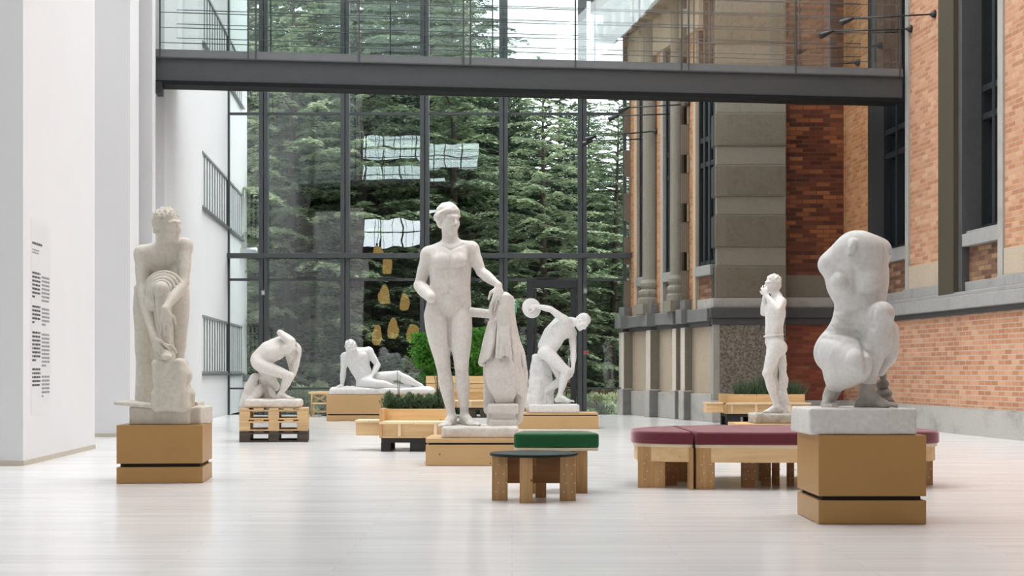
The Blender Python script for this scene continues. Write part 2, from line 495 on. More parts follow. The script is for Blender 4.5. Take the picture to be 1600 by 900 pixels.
class Frame:
    "a wall's own frame: u along the wall, n out of it into the hall, z up (u x n = z)"
    def __init__(s, p0, p1, n_sign=None):
        s.o = Vector((p0[0], p0[1])); d = Vector((p1[0], p1[1])) - s.o
        s.len = d.length; s.u = d.normalized(); s.n = Vector((-s.u.y, s.u.x))
        s.mat = Matrix(((s.u.x, s.n.x, 0, s.o.x), (s.u.y, s.n.y, 0, s.o.y), (0, 0, 1, 0), (0, 0, 0, 1)))
    def U(s, px, n=0.0):
        m = (px - 800.0) / F_PX; o = s.o + s.n * n
        return (m * o.y - o.x) / (s.u.x - m * s.u.y)
    def Y(s, u, n=0.0): return (s.o + s.n * n + s.u * u).y
    def Z(s, px, py, n=0.0): return gz(py, s.Y(s.U(px, n), n))
    def put(s, name, mat, lst, kind='structure', bev=0.0, parent=None):
        o = boxes(name, mat, lst, parent, bev)
        if parent is None: o.matrix_world = s.mat
        if kind and parent is None: o['kind'] = kind
        return o
    def empty(s, name):
        o = bpy.data.objects.new(name, None); COL.objects.link(o)
        o.matrix_world = s.mat; o['kind'] = 'structure'
        return o
# ================================================================== THE SETTING
FY = 33.8                                   # depth of the glass facade
def plan_prism(name, mat, pts, z0, z1, kind='structure', parent=None):
    bm = bmesh.new()
    prism(bm, pts, z0, z1)
    o = obj(name, bm, mat, parent)
    if kind and parent is None: o['kind'] = kind
    return o

fl = boxes('floor', 'floor', [(-12.0, 12.0, -14.0, FY + 0.1, -0.25, 0.0)])
fl['kind'] = 'structure'

# ---- outside: lawn and bank behind the glass
bm = bmesh.new()
prof = [(FY + 0.1, -0.12), (36.5, -0.05), (40, 0.25), (46, 1.4), (56, 4.6), (66, 8.0), (80, 10.0)]
prev = None
for Y, z in prof:
    row = [bm.verts.new((x, Y, z + 0.25 * math.sin(x * 0.37 + Y))) if Y > 37 else bm.verts.new((x, Y, z)) for x in range(-34, 35, 2)]
    if prev:
        for k in range(len(row) - 1): bm.faces.new((prev[k], prev[k + 1], row[k + 1], row[k]))
    prev = row
gr = obj('ground_outside', bm, 'earth_bank', None, True); gr['kind'] = 'structure'

# ---- left: white pillars and the white wall that runs on outside
H = 13.0
C1 = (gx(36, 15.54), 15.54); C1b = (gx(148, 19.0), 19.0)
plan_prism('wall_left', 'wall_white', [(-8.6, 15.54), C1, C1b, (-8.6, 19.0)], 0, H)
p2a = (gx(203, 22.4), 22.4); p2b = (gx(217, 23.2), 23.2)
plan_prism('wall_left_pillar', 'wall_white', [(-8.6, 22.4), p2a, p2b, (-8.6, 23.2)], 0, H)
p3a = (gx(238, 23.6), 23.6); p3b = (gx(243, 23.95), 23.95)
plan_prism('wall_left_pier', 'wall_white', [(-8.6, 23.6), p3a, p3b, (-8.6, 23.95)], 0, H)
plan_prism('wall_left_recess', 'wall_white', [(-8.6, 19.0), (-7.4, 19.0), (-7.4, 24.8), (-8.6, 24.8)], 0, H)
plan_prism('wall_left_entry', 'wall_entry', [(-12.2, -14), (-12.0, -14), (-12.0, 15.54), (-12.2, 15.54)], 0, H)
plan_prism('wall_left_return', 'wall_entry', [(-12.2, 15.54), (-8.6, 15.54), (-8.6, 15.8), (-12.2, 15.8)], 0, H)
# skirting strips
t1 = 0.055
def skirt(name, pts, z=0.055):
    "a thin board standing just off a wall, along the plan polyline pts"
    bm = bmesh.new()
    for (a, b) in zip(pts, pts[1:]):
        A = Vector(a); B = Vector(b); d = (B - A).normalized(); n = Vector((d.y, -d.x)) * 0.012
        prism(bm, [tuple(A), tuple(B), tuple(B + n), tuple(A + n)], 0.0, z)
    o = obj(name, bm, 'baseboard'); o['kind'] = 'structure'
    return o
skirt('baseboard_left', [(-8.6, 15.54), C1, C1b])
skirt('baseboard_left_pillar', [(-8.6, 22.4), p2a, p2b])

WO = (gx(257, 24.8), 24.8)
WF = (gx(356, FY), FY)
dirw = ((WF[0] - WO[0]) / (WF[1] - WO[1]))
Yend = 0.0
# far corner of the white building, seen at column 386 through the glass
m386 = (386 - 800.0) / F_PX
Yend = (WO[0] - dirw * WO[1]) / (m386 - dirw)
WE = (WO[0] + dirw * (Yend - WO[1]), Yend)
LW = Frame(WE, WO)            # u runs from the far corner towards the camera, n points into the hall
uF = LW.U(356)
uN = LW.U(316)                # near edge of the ribbon windows
uX = LW.U(378)                # far edge outside
WZ = [(0.95, 2.13), (4.28, 5.42), (7.58, 8.72), (10.9, 12.0)]
rects = []
z_prev = 0.0
bx = []
for z0, z1 in WZ:
    bx.append((0, LW.len, -0.6, 0, z_prev, z0))
    bx.append((0, uX, -0.6, 0, z0, z1)); bx.append((uN, LW.len, -0.6, 0, z0, z1))
    z_prev = z1
bx.append((0, LW.len, -0.6, 0, z_prev, H))
bx.append((0, LW.len, -2.6, -0.6, 0, H))
LW.put('wall_left_far', 'wall_white', bx)
wn = 0
def n_window():
    global wn
    wn += 1
    return 'window_%d' % wn
for zi, (z0, z1) in enumerate(WZ[:3]):
    for (ua, ub) in ((uF + 0.12, uN), (uX, uF - 0.12)):
        w = LW.empty(n_window())
        boxes('pane', 'glass_dark', [(ua, ub, -0.05, -0.03, z0, z1)], w)
        n = max(3, int(round((ub - ua) / 0.42)))
        fr = [(ua, ub, -0.14, 0.015, z0, z0 + 0.05), (ua, ub, -0.14, 0.015, z1 - 0.05, z1)]
        for k in range(n + 1):
            u = ua + (ub - ua) * k / n
            fr.append((u - 0.02, u + 0.02, -0.03, -0.01, z0 + 0.05, z1 - 0.05))
        boxes('window_frame', 'frame_grey', fr, w)
        lv = []
        for k in range(n):
            u = ua + (ub - ua) * (k + 0.30) / n
            lv.append((u - 0.02, u + 0.19, -0.03, -0.012, z0 + 0.05, z1 - 0.05))
        for l_ in lv: boxes('shutter', 'shutter_grey', [l_], w)
        boxes('window_sill', 'steel_grey', [(ua - 0.03, ub + 0.03, -0.05, 0.07, z0 - 0.04, z0)], w)

# ---- right: the old brick building
RP0 = np.array([gx(1600, 21.3), 21.3]); RP1 = np.array([gx(1318, 29.3), 29.3])
rd = (RP1 - RP0) / np.linalg.norm(RP1 - RP0)
RS = RP0 - rd * (21.3 + 14) / rd[1]
RW = Frame(RS, RP1)            # u runs away from the camera, n points to -x (into the hall)
U = RW.U
z_ledge0, z_ledge1 = 1.90, 2.22
# lower wall and stone base
RW.put('wall_right', 'brick_salmon', [(0, RW.len, -0.6, 0, 0.0, z_ledge0)])
RW.put('baseboard_right', 'stone_base', [(0, U(1461) + 8.0, 0, 0.10, 0, 0.40), (0, U(1461) + 8.0, 0, 0.07, 0.40, 0.425)], bev=0)
bmL = bmesh.new()
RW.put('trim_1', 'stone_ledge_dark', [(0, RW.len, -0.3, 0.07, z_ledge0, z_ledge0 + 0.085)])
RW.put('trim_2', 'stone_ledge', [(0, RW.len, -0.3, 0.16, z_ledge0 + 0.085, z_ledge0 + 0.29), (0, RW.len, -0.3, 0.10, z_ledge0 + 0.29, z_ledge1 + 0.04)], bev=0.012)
zb = z_ledge1 + 0.04
HT = 12.0
# windows: (far, near) columns in the photograph
bays = [(1356, 1417), (1504, 1563)]
uw = [(U(b), U(a)) for a, b in bays]          # u grows away from the camera
zs = [RW.Z(1400, 402), RW.Z(1535, 375)]
zsill = 2.98
segs = [(0, uw[1][0]), (uw[1][1], uw[0][0]), (uw[0][1], RW.len)]
RW.put('wall_right_piers', 'brick_upper', [(a, b, -0.6, 0, zb, HT) for a, b in segs[:2]])
RW.put('wall_right_corner', 'brick_orange', [(segs[2][0], segs[2][1], -0.6, 0, zb, HT)])
for i, (ua, ub) in enumerate(uw):
    RW.put('wall_right_apron', 'brick_brown', [(ua, ub, -0.6, -0.10, zb, zsill)])
    RW.put('trim_%d' % (3 + i), 'stone_ledge', [(ua - 0.02, ub + 0.02, -0.5, 0.02, zsill, zsill + 0.20), (ua, ub, -0.5, -0.05, zsill + 0.2, zsill + 0.25), (ua, ub, -0.45, -0.03, zb, zb + 0.16)], bev=0.01)
    w = RW.empty(n_window())
    boxes('pane', 'glass_dark', [(ua, ub, -0.44, -0.42, zsill + 0.25, HT)], w)
    fr = []
    for k in (0.0, 0.33, 0.66, 1.0):
        u = ua + (ub - ua) * k
        fr.append((u - 0.05, u + 0.05, -0.42, -0.30, zsill + 0.25, HT))
    for z in (zsill + 0.25, 5.0, 5.45, 8.4):
        fr.append((ua, ub, -0.42, -0.31, z, z + 0.10))
    boxes('window_frame', 'steel_black', fr, w)
    boxes('window_lining', 'stone_black', [(ub - 0.02, ub + 0.0, -0.42, 0.0, zb, HT)], w)
# stone strips and blocks on the piers
uq = U(1475)
RW.put('trim_5', 'stone_grey', [(U(1422), U(1417), -0.1, 0.035, zb, HT), (uq, U(1470), -0.1, 0.035, zb, HT), (U(1570), U(1562), -0.1, 0.035, zb, HT)])
RW.put('trim_6', 'stone_tan', [(U(1470), U(1422), -0.1, 0.03, zb + 0.17, 2.83), (0, U(1571), -0.1, 0.03, zb + 0.17, 2.83)], bev=0.006)
RW.put('trim_7', 'stone_ledge', [(uq, U(1415), -0.1, 0.06, zb, zb + 0.17), (0, U(1563), -0.1, 0.06, zb, zb + 0.17)], bev=0.008)
# recessed dark stone reveal beside the near window
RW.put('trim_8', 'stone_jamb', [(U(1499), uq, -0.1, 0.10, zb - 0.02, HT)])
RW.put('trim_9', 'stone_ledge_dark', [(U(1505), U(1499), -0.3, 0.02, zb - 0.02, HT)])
RW.put('trim_10', 'stone_ledge_dark', [(U(1357), U(1351), -0.3, -0.02, zsill + 0.25, HT)])

# cross wall that faces the camera, between the corner pier and the right wall
CYW = 29.3
CW = Frame((gx(1318, CYW) + 0.0, CYW), (gx(1226, CYW), CYW))
zc = lambda py: gz(py, CYW)
cl = CW.len
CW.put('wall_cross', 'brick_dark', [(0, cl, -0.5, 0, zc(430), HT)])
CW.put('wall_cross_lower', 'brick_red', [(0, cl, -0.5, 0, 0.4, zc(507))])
CW.put('baseboard_cross', 'stone_base', [(0, cl, -0.5, 0.08, 0, 0.42)])
CW.put('trim_11', 'stone_pier', [(0, cl, -0.5, 0.02, zc(465), zc(430))])
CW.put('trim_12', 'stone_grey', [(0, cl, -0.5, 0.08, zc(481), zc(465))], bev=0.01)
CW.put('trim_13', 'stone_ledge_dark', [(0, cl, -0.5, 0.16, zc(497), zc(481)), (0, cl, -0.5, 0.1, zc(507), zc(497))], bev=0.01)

# corner pier of dressed stone
PY = 28.9
pz = lambda py: gz(py, PY)
pxl, pxr = gx(1119, PY), gx(1228, PY)
def pier_box(l, r, z0, z1, front=0.0, back=1.2):
    return (pxl + l, pxr + r, PY - front, PY + back, z0, z1)
def pput(name, mat, lst, bev=0.015):
    o = boxes(name, mat, lst, None, bev); o['kind'] = 'structure'; return o
tall = [(pz(466), pz(416)), (pz(386), pz(336)), (pz(307), pz(258)), (pz(228), pz(177))]
step = tall[1][0] - tall[0][0]
for k in range(1, 7): tall.append((tall[3][0] + step * k, tall[3][1] + step * k))
pput('trim_14', 'stone_pier', [pier_box(-0.03, 0, a, b, 0.05) for a, b in tall])
pput('trim_70', 'stone_pier_rough', [(pxl + 0.20, pxr - 0.02, PY - 0.058, PY - 0.04, a + 0.03, b - 0.03) for a, b in tall], 0.004)
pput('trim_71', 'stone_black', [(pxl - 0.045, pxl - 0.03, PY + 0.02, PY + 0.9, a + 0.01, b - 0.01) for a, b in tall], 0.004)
gaps = [(a[1], b[0]) for a, b in zip(tall, tall[1:])]
pput('trim_15', 'stone_pier_pale', [pier_box(0.0, 0.0, a, b, 0.02) for a, b in gaps])
pput('trim_16', 'stone_grey', [pier_box(-0.07, 0.0, pz(481), pz(466), 0.08)])
pput('trim_17', 'stone_ledge_dark', [pier_box(-0.13, 0.0, pz(497), pz(481), 0.18), pier_box(-0.09, 0.0, pz(507), pz(497), 0.1)])
pput('trim_18', 'stone_rough', [pier_box(0.06, 0.0, 0.42, pz(507), 0.0)], 0.01)
pput('trim_19', 'stone_base', [pier_box(-0.10, 0.03, 0.0, 0.43, 0.1)])
# pale quoin strip down the pier's left edge
pput('trim_20', 'stone_grey', [(pxl - 0.06, pxl + 0.07, PY - 0.01, PY + 1.1, 0.43, pz(507))], 0.006)

# long flank of the old building running back to the glass
FA = (gx(1113, PY + 0.15), PY + 0.15)
FB = (gx(977, FY + 0.3), FY + 0.3)
FL = Frame(FA, FB)
V = FL.U
zl0, zl1 = pz(509), pz(481)
fe = FL.len
FL.put('wall_flank', 'stone_tan', [(0, fe, -0.8, -0.05, 0, zl0)])
FL.put('trim_21', 'stone_base', [(0, fe, -0.3, 0.03, 0, 0.55)], bev=0.01)
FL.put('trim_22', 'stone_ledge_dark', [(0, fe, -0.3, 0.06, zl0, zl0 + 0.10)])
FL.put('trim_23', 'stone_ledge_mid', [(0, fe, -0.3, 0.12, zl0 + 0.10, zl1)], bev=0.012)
FL.put('wall_flank_upper', 'brick_orange', [(0, fe, -0.8, -0.55, zl1, HT)])
# lower piers under the pilasters: (near column, far column)
low = [(1080, 1063, 0.15), (1062.5, 1050, 0.10), (1029, 1009, 0.20), (987, 967, 0.20)]
for i, (a, b, n) in enumerate(low):
    ua, ub = V(a), V(b, n)
    ub = min(ub, fe)
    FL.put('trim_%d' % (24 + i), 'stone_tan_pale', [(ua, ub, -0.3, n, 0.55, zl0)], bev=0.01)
    FL.put('trim_%d' % (28 + i), 'stone_base', [(ua - 0.03, ub + 0.03, -0.3, n + 0.035, 0, 0.60)], bev=0.012)
    FL.put('trim_%d' % (32 + i), 'stone_ledge_mid', [(ua - 0.05, ub + 0.05, -0.3, n + 0.09, zl0 + 0.08, zl1 + 0.02), (ua - 0.02, ub + 0.02, -0.3, n, zl1 + 0.02, zl1 + 0.22)], bev=0.012)
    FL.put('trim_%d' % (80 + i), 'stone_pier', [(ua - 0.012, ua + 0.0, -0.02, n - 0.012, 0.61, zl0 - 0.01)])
    FL.put('trim_%d' % (90 + i), 'stone_ledge_mid', [(ua - 0.042, ua - 0.03, -0.02, n + 0.02, 0.01, 0.58)])
# upper order: windows, brick strips and pilasters by column of the photograph
zwin = pz(428)
def up(name, mat, a, b, n0, n1, z0=zl1, z1=HT, bev=0.0):
    return FL.put(name, mat, [(V(a), min(V(b), fe), n0, n1, z0, z1)], bev=bev)
up('wall_flank_strip', 'brick_orange', 1084, 1077, -0.7, 0.0)
up('wall_flank_strip', 'brick_orange', 1033, 1026.5, -0.7, 0.0)
up('wall_flank_strip', 'brick_orange', 992, 985, -0.7, 0.0)
up('trim_36', 'stone_tan', 1088, 1084, -0.7, 0.02)
up('trim_37', 'stone_grey', 1037, 1033, -0.7, 0.02)
up('trim_38', 'stone_tan', 996, 992, -0.7, 0.02)
fw = 0
for a, b in ((1113, 1088), (1052, 1037), (1007, 996)):
    ua, ub = V(a), V(b)
    w = FL.empty(n_window())
    boxes('pane', 'glass_dark', [(ua, ub, -0.13, -0.10, zwin + 0.2, HT)], w)
    boxes('window_frame', 'steel_black', [(ua + (ub - ua) * k - 0.05, ua + (ub - ua) * k + 0.05, -0.10, -0.05, zwin + 0.2, HT) for k in (0.02, 0.35, 0.65, 0.98)] +
          [(ua, ub, -0.10, -0.06, z, z + 0.1) for z in (zwin + 0.2, 5.1, 5.6, 8.4)], w)
    boxes('window_sill', 'stone_ledge', [(ua, ub, -0.5, 0.05, zwin, zwin + 0.2)], w, 0.012)
    boxes('window_apron', 'brick_brown', [(ua, ub, -0.5, -0.06, zl1, zwin)], w)
    boxes('apron_band', 'stone_base', [(ua, ub, -0.5, -0.02, zl1, zl1 + 0.2)], w)
# quoined pilasters
def quoined(name, a, b, n):
    ua, ub = V(a), min(V(b, n), fe)
    lst = []
    z = zl1 + 0.2
    while z < HT:
        lst.append((ua, ub, -0.6, n, z, z + 0.62))
        lst.append((ua + 0.04, ub - 0.04, -0.6, n - 0.14, z + 0.62, z + 1.0))
        z += 1.0
    FL.put(name, 'stone_pier', lst, bev=0.012)
quoined('trim_39', 1077, 1064, 0.18)
quoined('trim_40', 985, 975, 0.16)
# round columns with moulded bases
def column(name, px, r, n):
    u = V(px, n)
    bm = bmesh.new()
    z = zl1
    lathe(bm, [(r * 1.5, z + 0.22), (r * 1.5, z + 0.34), (r * 1.25, z + 0.38), (r * 1.45, z + 0.45), (r * 1.45, z + 0.5), (r * 1.1, z + 0.56),
               (r * 1.3, z + 0.62), (r * 1.3, z + 0.68), (r, z + 0.76), (r * 0.96, z + 3.5), (r * 0.92, 9.0)], u, n, 20)
    box(bm, u - r * 1.6, u + r * 1.6, n - r * 1.6, n + r * 1.6, z + 0.0, z + 0.22)
    o = obj(name, bm, 'stone_pier_pale'); o.matrix_world = FL.mat; o['kind'] = 'structure'
column('trim_41', 1058, 0.15, 0.05)
column('trim_42', 1018, 0.20, 0.02)
# heavy eaves with brackets at the top of the flank
FL.put('trim_43', 'stone_grey', [(0.6, fe, -0.6, 0.25, 8.75, 9.0), (0.6, fe, -0.6, 0.55, 9.0, 9.2), (0.6, fe, -0.6, 0.85, 9.2, 9.5), (0.6, fe, -0.6, 1.0, 9.5, 9.75)], bev=0.02)
FL.put('trim_44', 'stone_pier_pale', [(0.8 + 0.62 * k, 1.05 + 0.62 * k, 0.2, 0.7, 8.6, 9.0) for k in range(8)], bev=0.02)
FL.put('trim_45', 'stone_tan', [(0.6, fe, -0.6, 0.06, 7.9, 8.7)], bev=0.02)

# ---- wall behind the camera, dark, with windows whose panes glow in place of sky light
wy0, wy1 = -14.4, -14.0
ops = [(-10.7, -2.1, 12.3, 13.75), (-11.9, -3.9, 9.9, 12.0), (-9.1, -4.8, 7.55, 9.1)]
bxs = []
zc_ = [0.0] + sorted({z for o in ops for z in o[2:]}) + [17.0]
for z0, z1 in zip(zc_, zc_[1:]):
    o = [o for o in ops if o[2] <= z0 and o[3] >= z1]
    if o:
        bxs += [(-12.2, o[0][0], wy0, wy1, z0, z1), (o[0][1], 12.0, wy0, wy1, z0, z1)]
    else:
        bxs.append((-12.2, 12.0, wy0, wy1, z0, z1))
wb = boxes('wall_front', 'stone_black', bxs); wb['kind'] = 'structure'
for (x0, x1, z0, z1) in ops:
    w = struct_empty(n_window())
    n = max(3, int((x1 - x0) / 0.9))
    boxes('window_frame', 'steel_black', [(x0 + (x1 - x0) * k / n - 0.03, x0 + (x1 - x0) * k / n + 0.03, -14.3, -14.15, z0, z1) for k in range(n + 1)] +
          [(x0, x1, -14.3, -14.15, z - 0.03, z + 0.03) for z in (z0, (z0 + z1) / 2, z1)], w)
    boxes('pane', 'lit_glazing', [(x0, x1, -14.36, -14.32, z0, z1)], w)

# ---- unseen roof, added to cut the sky light: solid entrance end, deep beams beyond
ce = boxes('shade_ceiling', 'wall_entry', [(-12.2, 12.6, -14.4, 10.0, 16.6, 17.0)]); ce['kind'] = 'structure'
for k in range(16):
    yb = 10.6 + 1.55 * k
    o = boxes('shade_beam', 'wall_white', [(-12.2, 12.6, yb, yb + 0.5, 13.0, 13.9)]); o['kind'] = 'structure'

# ---- the glass facade: posts, rails, bays of glass, a door
posts_px = [356, 413, 540, 664, 787, 910, 976]
tn = [50]
def trim_name():
    tn[0] += 1
    return 'trim_%d' % tn[0]
PX = [gx(p, FY) for p in posts_px]
for i, x in enumerate(PX):
    if i in (0, 6):
        lst = [(x - 0.04, x + 0.04, FY - 0.05, FY + 0.07, 0, 12)]
    else:
        lst = [(x - 0.105, x - 0.01, FY - 0.12, FY + 0.10, 0, 12), (x + 0.01, x + 0.095, FY - 0.12, FY + 0.10, 0, 12), (x - 0.02, x + 0.02, FY - 0.05, FY + 0.05, 0, 12)]
    o = boxes(trim_name(), 'steel_dark', lst, None, 0.004); o['kind'] = 'structure'
fz = lambda py: gz(py, FY)
rails = [(607, 0.022, 0.03), (437, 0.028, 0.04), (178, 0.028, 0.04), (-45, 0.028, 0.04)]
for py, h, d in rails:
    o = boxes(trim_name(), 'steel_dark', [(PX[0], PX[6], FY - d, FY + d, fz(py) - h, fz(py) + h)]); o['kind'] = 'structure'
o = boxes(trim_name(), 'steel_dark', [(PX[0] - 0.05, PX[6] + 0.15, FY - 0.20, FY - 0.121, fz(404), fz(396.5)), (PX[0] - 0.05, PX[6] + 0.15, FY - 0.121, FY + 0.15, fz(403), fz(398))], None, 0.004); o['kind'] = 'structure'
rows = [0.0, fz(607), fz(437), fz(400), fz(178), fz(-45), 12.0]
rg = random.Random(5)
door_l, door_r = gx(823, FY), gx(905, FY)
for i in range(6):
    x0, x1 = PX[i] + (0.1 if i else 0.04), PX[i + 1] - (0.11 if i < 5 else 0.04)
    w = struct_empty(n_window())
    for r in range(6):
        z0, z1 = rows[r] + 0.03, rows[r + 1] - 0.03
        xa = x0
        if i == 4 and r < 2: xb = door_l - 0.02
        else: xb = x1
        bm = bmesh.new()
        box(bm, -(xb - xa) / 2, (xb - xa) / 2, -0.008, 0.008, -(z1 - z0) / 2, (z1 - z0) / 2)
        p = obj('pane', bm, 'glass_facade', w)
        p.location = ((xa + xb) / 2, FY, (z0 + z1) / 2)
        p.rotation_euler = (rg.uniform(-0.004, 0.004), 0, rg.uniform(-0.004, 0.004))
    if i in (1, 2, 3, 4):
        xm = (x0 + x1) / 2 + 0.05
        boxes('vent_handle', 'steel_black', [(xm - 0.22, xm + 0.22, FY - 0.08, FY - 0.04, fz(437) + 0.02, fz(437) + 0.06)], w)
# door
d = struct_empty('door_1')
zt = fz(436)
boxes('door_frame', 'steel_black', [(door_l, door_l + 0.16, FY - 0.1, FY + 0.08, 0, zt), (door_r - 0.06, door_r + 0.05, FY - 0.1, FY + 0.08, 0, zt), (door_l + 0.16, door_r - 0.06, FY - 0.1, FY + 0.08, fz(450), zt - 0.03)], d, 0.004)
leaf = boxes('door_leaf', 'steel_black', [(door_l + 0.17, door_l + 0.23, FY - 0.07, FY + 0.03, 0.02, fz(451)), (door_r - 0.2, door_r - 0.07, FY - 0.07, FY + 0.03, 0.02, fz(451)), (door_l + 0.2, door_r - 0.1, FY - 0.07, FY + 0.03, 0.02, 0.14)], d, 0.004)
boxes('pane', 'glass_facade', [(door_l + 0.23, door_r - 0.2, FY - 0.03, FY - 0.015, 0.14, fz(452))], d)
bm = bmesh.new()
hx = door_r - 0.24
tube(bm, [(hx, FY - 0.09, 0.75), (hx, FY - 0.13, 0.78), (hx, FY - 0.13, 1.25), (hx, FY - 0.09, 1.28)], 0.016, 8)
obj('door_handle', bm, 'metal_silver', d, True)

# small fittings on the posts
def fitting(px, py, mat, name, label, cat, w=0.10, h=0.13):
    x = gx(px, FY); z = fz(py)
    t = thing(name, label, cat, (x, FY - 0.119, z))
    boxes('housing', 'steel_grey', [(-w / 2, w / 2, -0.05, 0, -h / 2, h / 2)], t, 0.008)
    boxes('face_plate', mat, [(-w * 0.3, w * 0.3, -0.056, -0.05, -h * 0.3, h * 0.3)], t)
    return t
fitting(413, 458, 'metal_silver', 'wall_sensor', 'small grey sensor box on the glass wall post behind the pallets', 'sensor')
fitting(914, 455, 'metal_silver', 'wall_sensor', 'small grey sensor box high on the post right of the glass door', 'sensor')
fitting(915, 551, 'red_plastic', 'alarm_button', 'small red alarm box on the post right of the glass door', 'alarm button', 0.12, 0.09)
# exit sign beside the door
t = thing('exit_sign', 'small green exit sign with running figure left of the glass door', 'sign', (gx(802.5, FY - 0.3), FY - 0.3, gz(478.5, FY - 0.3)))
boxes('sign_panel', 'exit_green', [(-0.075, 0.075, -0.015, 0.015, -0.145, 0.145)], t, 0.004)
bm = bmesh.new()
tube(bm, [(0.02, -0.018, 0.10), (0.0, -0.018, 0.02)], 0.018, 6)
tube(bm, [(0.0, -0.018, 0.02), (0.03, -0.018, -0.03), (0.01, -0.018, -0.08)], 0.011, 6)
tube(bm, [(0.0, -0.018, 0.02), (-0.025, -0.018, -0.04), (-0.055, -0.018, -0.05)], 0.011, 6)
tube(bm, [(0.015, -0.018, 0.08), (0.05, -0.018, 0.04)], 0.009, 6)
tube(bm, [(0.015, -0.018, 0.08), (-0.03, -0.018, 0.06)], 0.009, 6)
bmesh.ops.create_uvsphere(bm, u_segments=10, v_segments=6, radius=0.018, matrix=Matrix.Translation((0.028, -0.018, 0.128)))
obj('running_figure', bm, 'exit_white', t, True)
boxes('sign_bracket', 'steel_black', [(-0.012, 0.012, 0.0, 0.22, 0.12, 0.15)], t)

# ---- the footbridge
BA = np.array([gx(243, 24.2), 24.2]); BB = np.array([gx(1411, 25.8), 25.8])
BR = Frame(BB, BA)             # u from the right end to the left, n towards the camera
bl = BR.len
br = bpy.data.objects.new('footbridge', None); COL.objects.link(br); br.matrix_world = BR.mat
tag(br, 'dark steel and glass footbridge crossing high above the hall', 'footbridge')
ZB = 5.79
boxes('girder', 'steel_dark', [(0, bl, -0.06, -0.03, ZB, ZB + 0.40), (0, bl, -0.45, 0.02, ZB + 0.36, ZB + 0.385)], br, 0.004)
boxes('bottom_flange', 'flange_black', [(0, bl, -0.45, 0.0, ZB - 0.07, ZB)], br, 0.004)
boxes('kerb', 'steel_grey', [(0, bl, -0.03, 0.0, ZB + 0.385, ZB + 0.51)], br, 0.004)
boxes('deck', 'steel_dark', [(0, bl, -2.0, -0.06, ZB + 0.42, ZB + 0.50)], br)
boxes('kerb', 'steel_grey', [(0, bl, -2.03, -2.0, ZB + 0.40, ZB + 0.51)], br, 0.004)
RT = ZB + 3.0
near_px = [250, 388, 400, 561, 724, 735, 899, 1065, 1076, 1243, 1406]
for p in near_px:
    u = BR.U(p)
    o = boxes('baluster', 'steel_dark', [(u - 0.012, u + 0.012, -0.01, 0.02, ZB + 0.36, RT)], br)
for p in (262, 423, 610, 770, 930, 1085, 1250, 1390):
    u = BR.U(p, -2.0)
    boxes('baluster', 'steel_dark', [(u - 0.012, u + 0.012, -2.06, -2.03, ZB + 0.40, RT)], br)
for k in range(10):
    z = ZB + 0.51 + 0.12 + 0.25 * k
    bm = bmesh.new(); tube(bm, [(0.05, -0.06, z), (bl - 0.05, -0.06, z)], 0.008, 6); obj('rail', bm, 'steel_dark', br)
    bm = bmesh.new(); tube(bm, [(0.05, -1.95, z), (bl - 0.05, -1.95, z)], 0.008, 6); obj('rail', bm, 'steel_dark', br)
gl = sorted(BR.U(p) for p in (243, 394, 561, 729.5, 899, 1070.5, 1243, 1411))
for a, b in zip(gl, gl[1:]):
    boxes('glass_pane', 'glass_bridge', [(a + 0.03, b - 0.03, 0.0, 0.016, ZB + 0.50, RT)], br)
gl2 = [bl * k / 6 for k in range(7)]
for a, b in zip(gl2, gl2[1:]):
    boxes('glass_pane', 'glass_bridge', [(a + 0.02, b - 0.02, -2.026, -2.01, ZB + 0.51, RT)], br)
boxes('bearing_plate', 'steel_black', [(bl - 0.10, bl, -0.3, 0.01, ZB - 0.22, ZB - 0.03)], br, 0.004)

# ---- spotlights on long arms from the brick walls
def spot(wall_pt, tip_pt, label):
    a = Vector([float(v) for v in wall_pt]); b = Vector([float(v) for v in tip_pt])
    t = thing('wall_spotlight', label, 'spotlight', a, 0, 'spotlights on long arms along the old brick walls')
    v = b - a; n = v.normalized()
    bm = bmesh.new()
    tube(bm, [(0, 0, 0), n * 0.05, n * 0.09], [0.07, 0.055, 0.02], 10); obj('wall_mount', bm, 'steel_black', t, True)
    bm = bmesh.new(); tube(bm, [n * 0.05, v], 0.014, 6); obj('arm', bm, 'steel_black', t, True)
    bm = bmesh.new(); s = Vector((-0.9, 0, -0.35)).normalized()
    tube(bm, [v - s * 0.02, v + s * 0.07, v + s * 0.20, v + s * 0.22], [0.022, 0.036, 0.055, 0.05], 10); obj('lamp_head', bm, 'steel_black', t, True)
    return t
def wall_pt(fr, px, py):
    u = fr.U(px); p = fr.o + fr.u * u
    return (p.x, p.y, gz(py, p.y))
def spot_px(fr, px, py, tx, ty, label):
    w = wall_pt(fr, px, py)
    Y = w[1] - 0.15
    return spot(w, (gx(tx, Y), Y, gz(ty, Y)), label)
spot_px(RW, 1461, 22, 1332, 29, 'black spotlight on a long arm, topmost on the right brick pier')
spot_px(RW, 1424, 45, 1300, 49, 'black spotlight on a long arm, second highest, at the right end of the footbridge')
spot_px(RW, 1342, 98, 1226, 103, 'black spotlight on a long arm just above the footbridge beside the stone pier')
spot_px(FL, 1077, 163, 982, 168, 'black spotlight arm just under the footbridge on the far stone flank')
spot_px(FL, 1052, 178, 966, 181, 'black spotlight arm second under the footbridge on the far stone flank')
spot_px(FL, 1026, 205, 930, 213, 'black spotlight arm third under the footbridge, reaching across the glass')
spot_px(FL, 1008, 217, 925, 220, 'lowest black spotlight arm on the far stone flank')

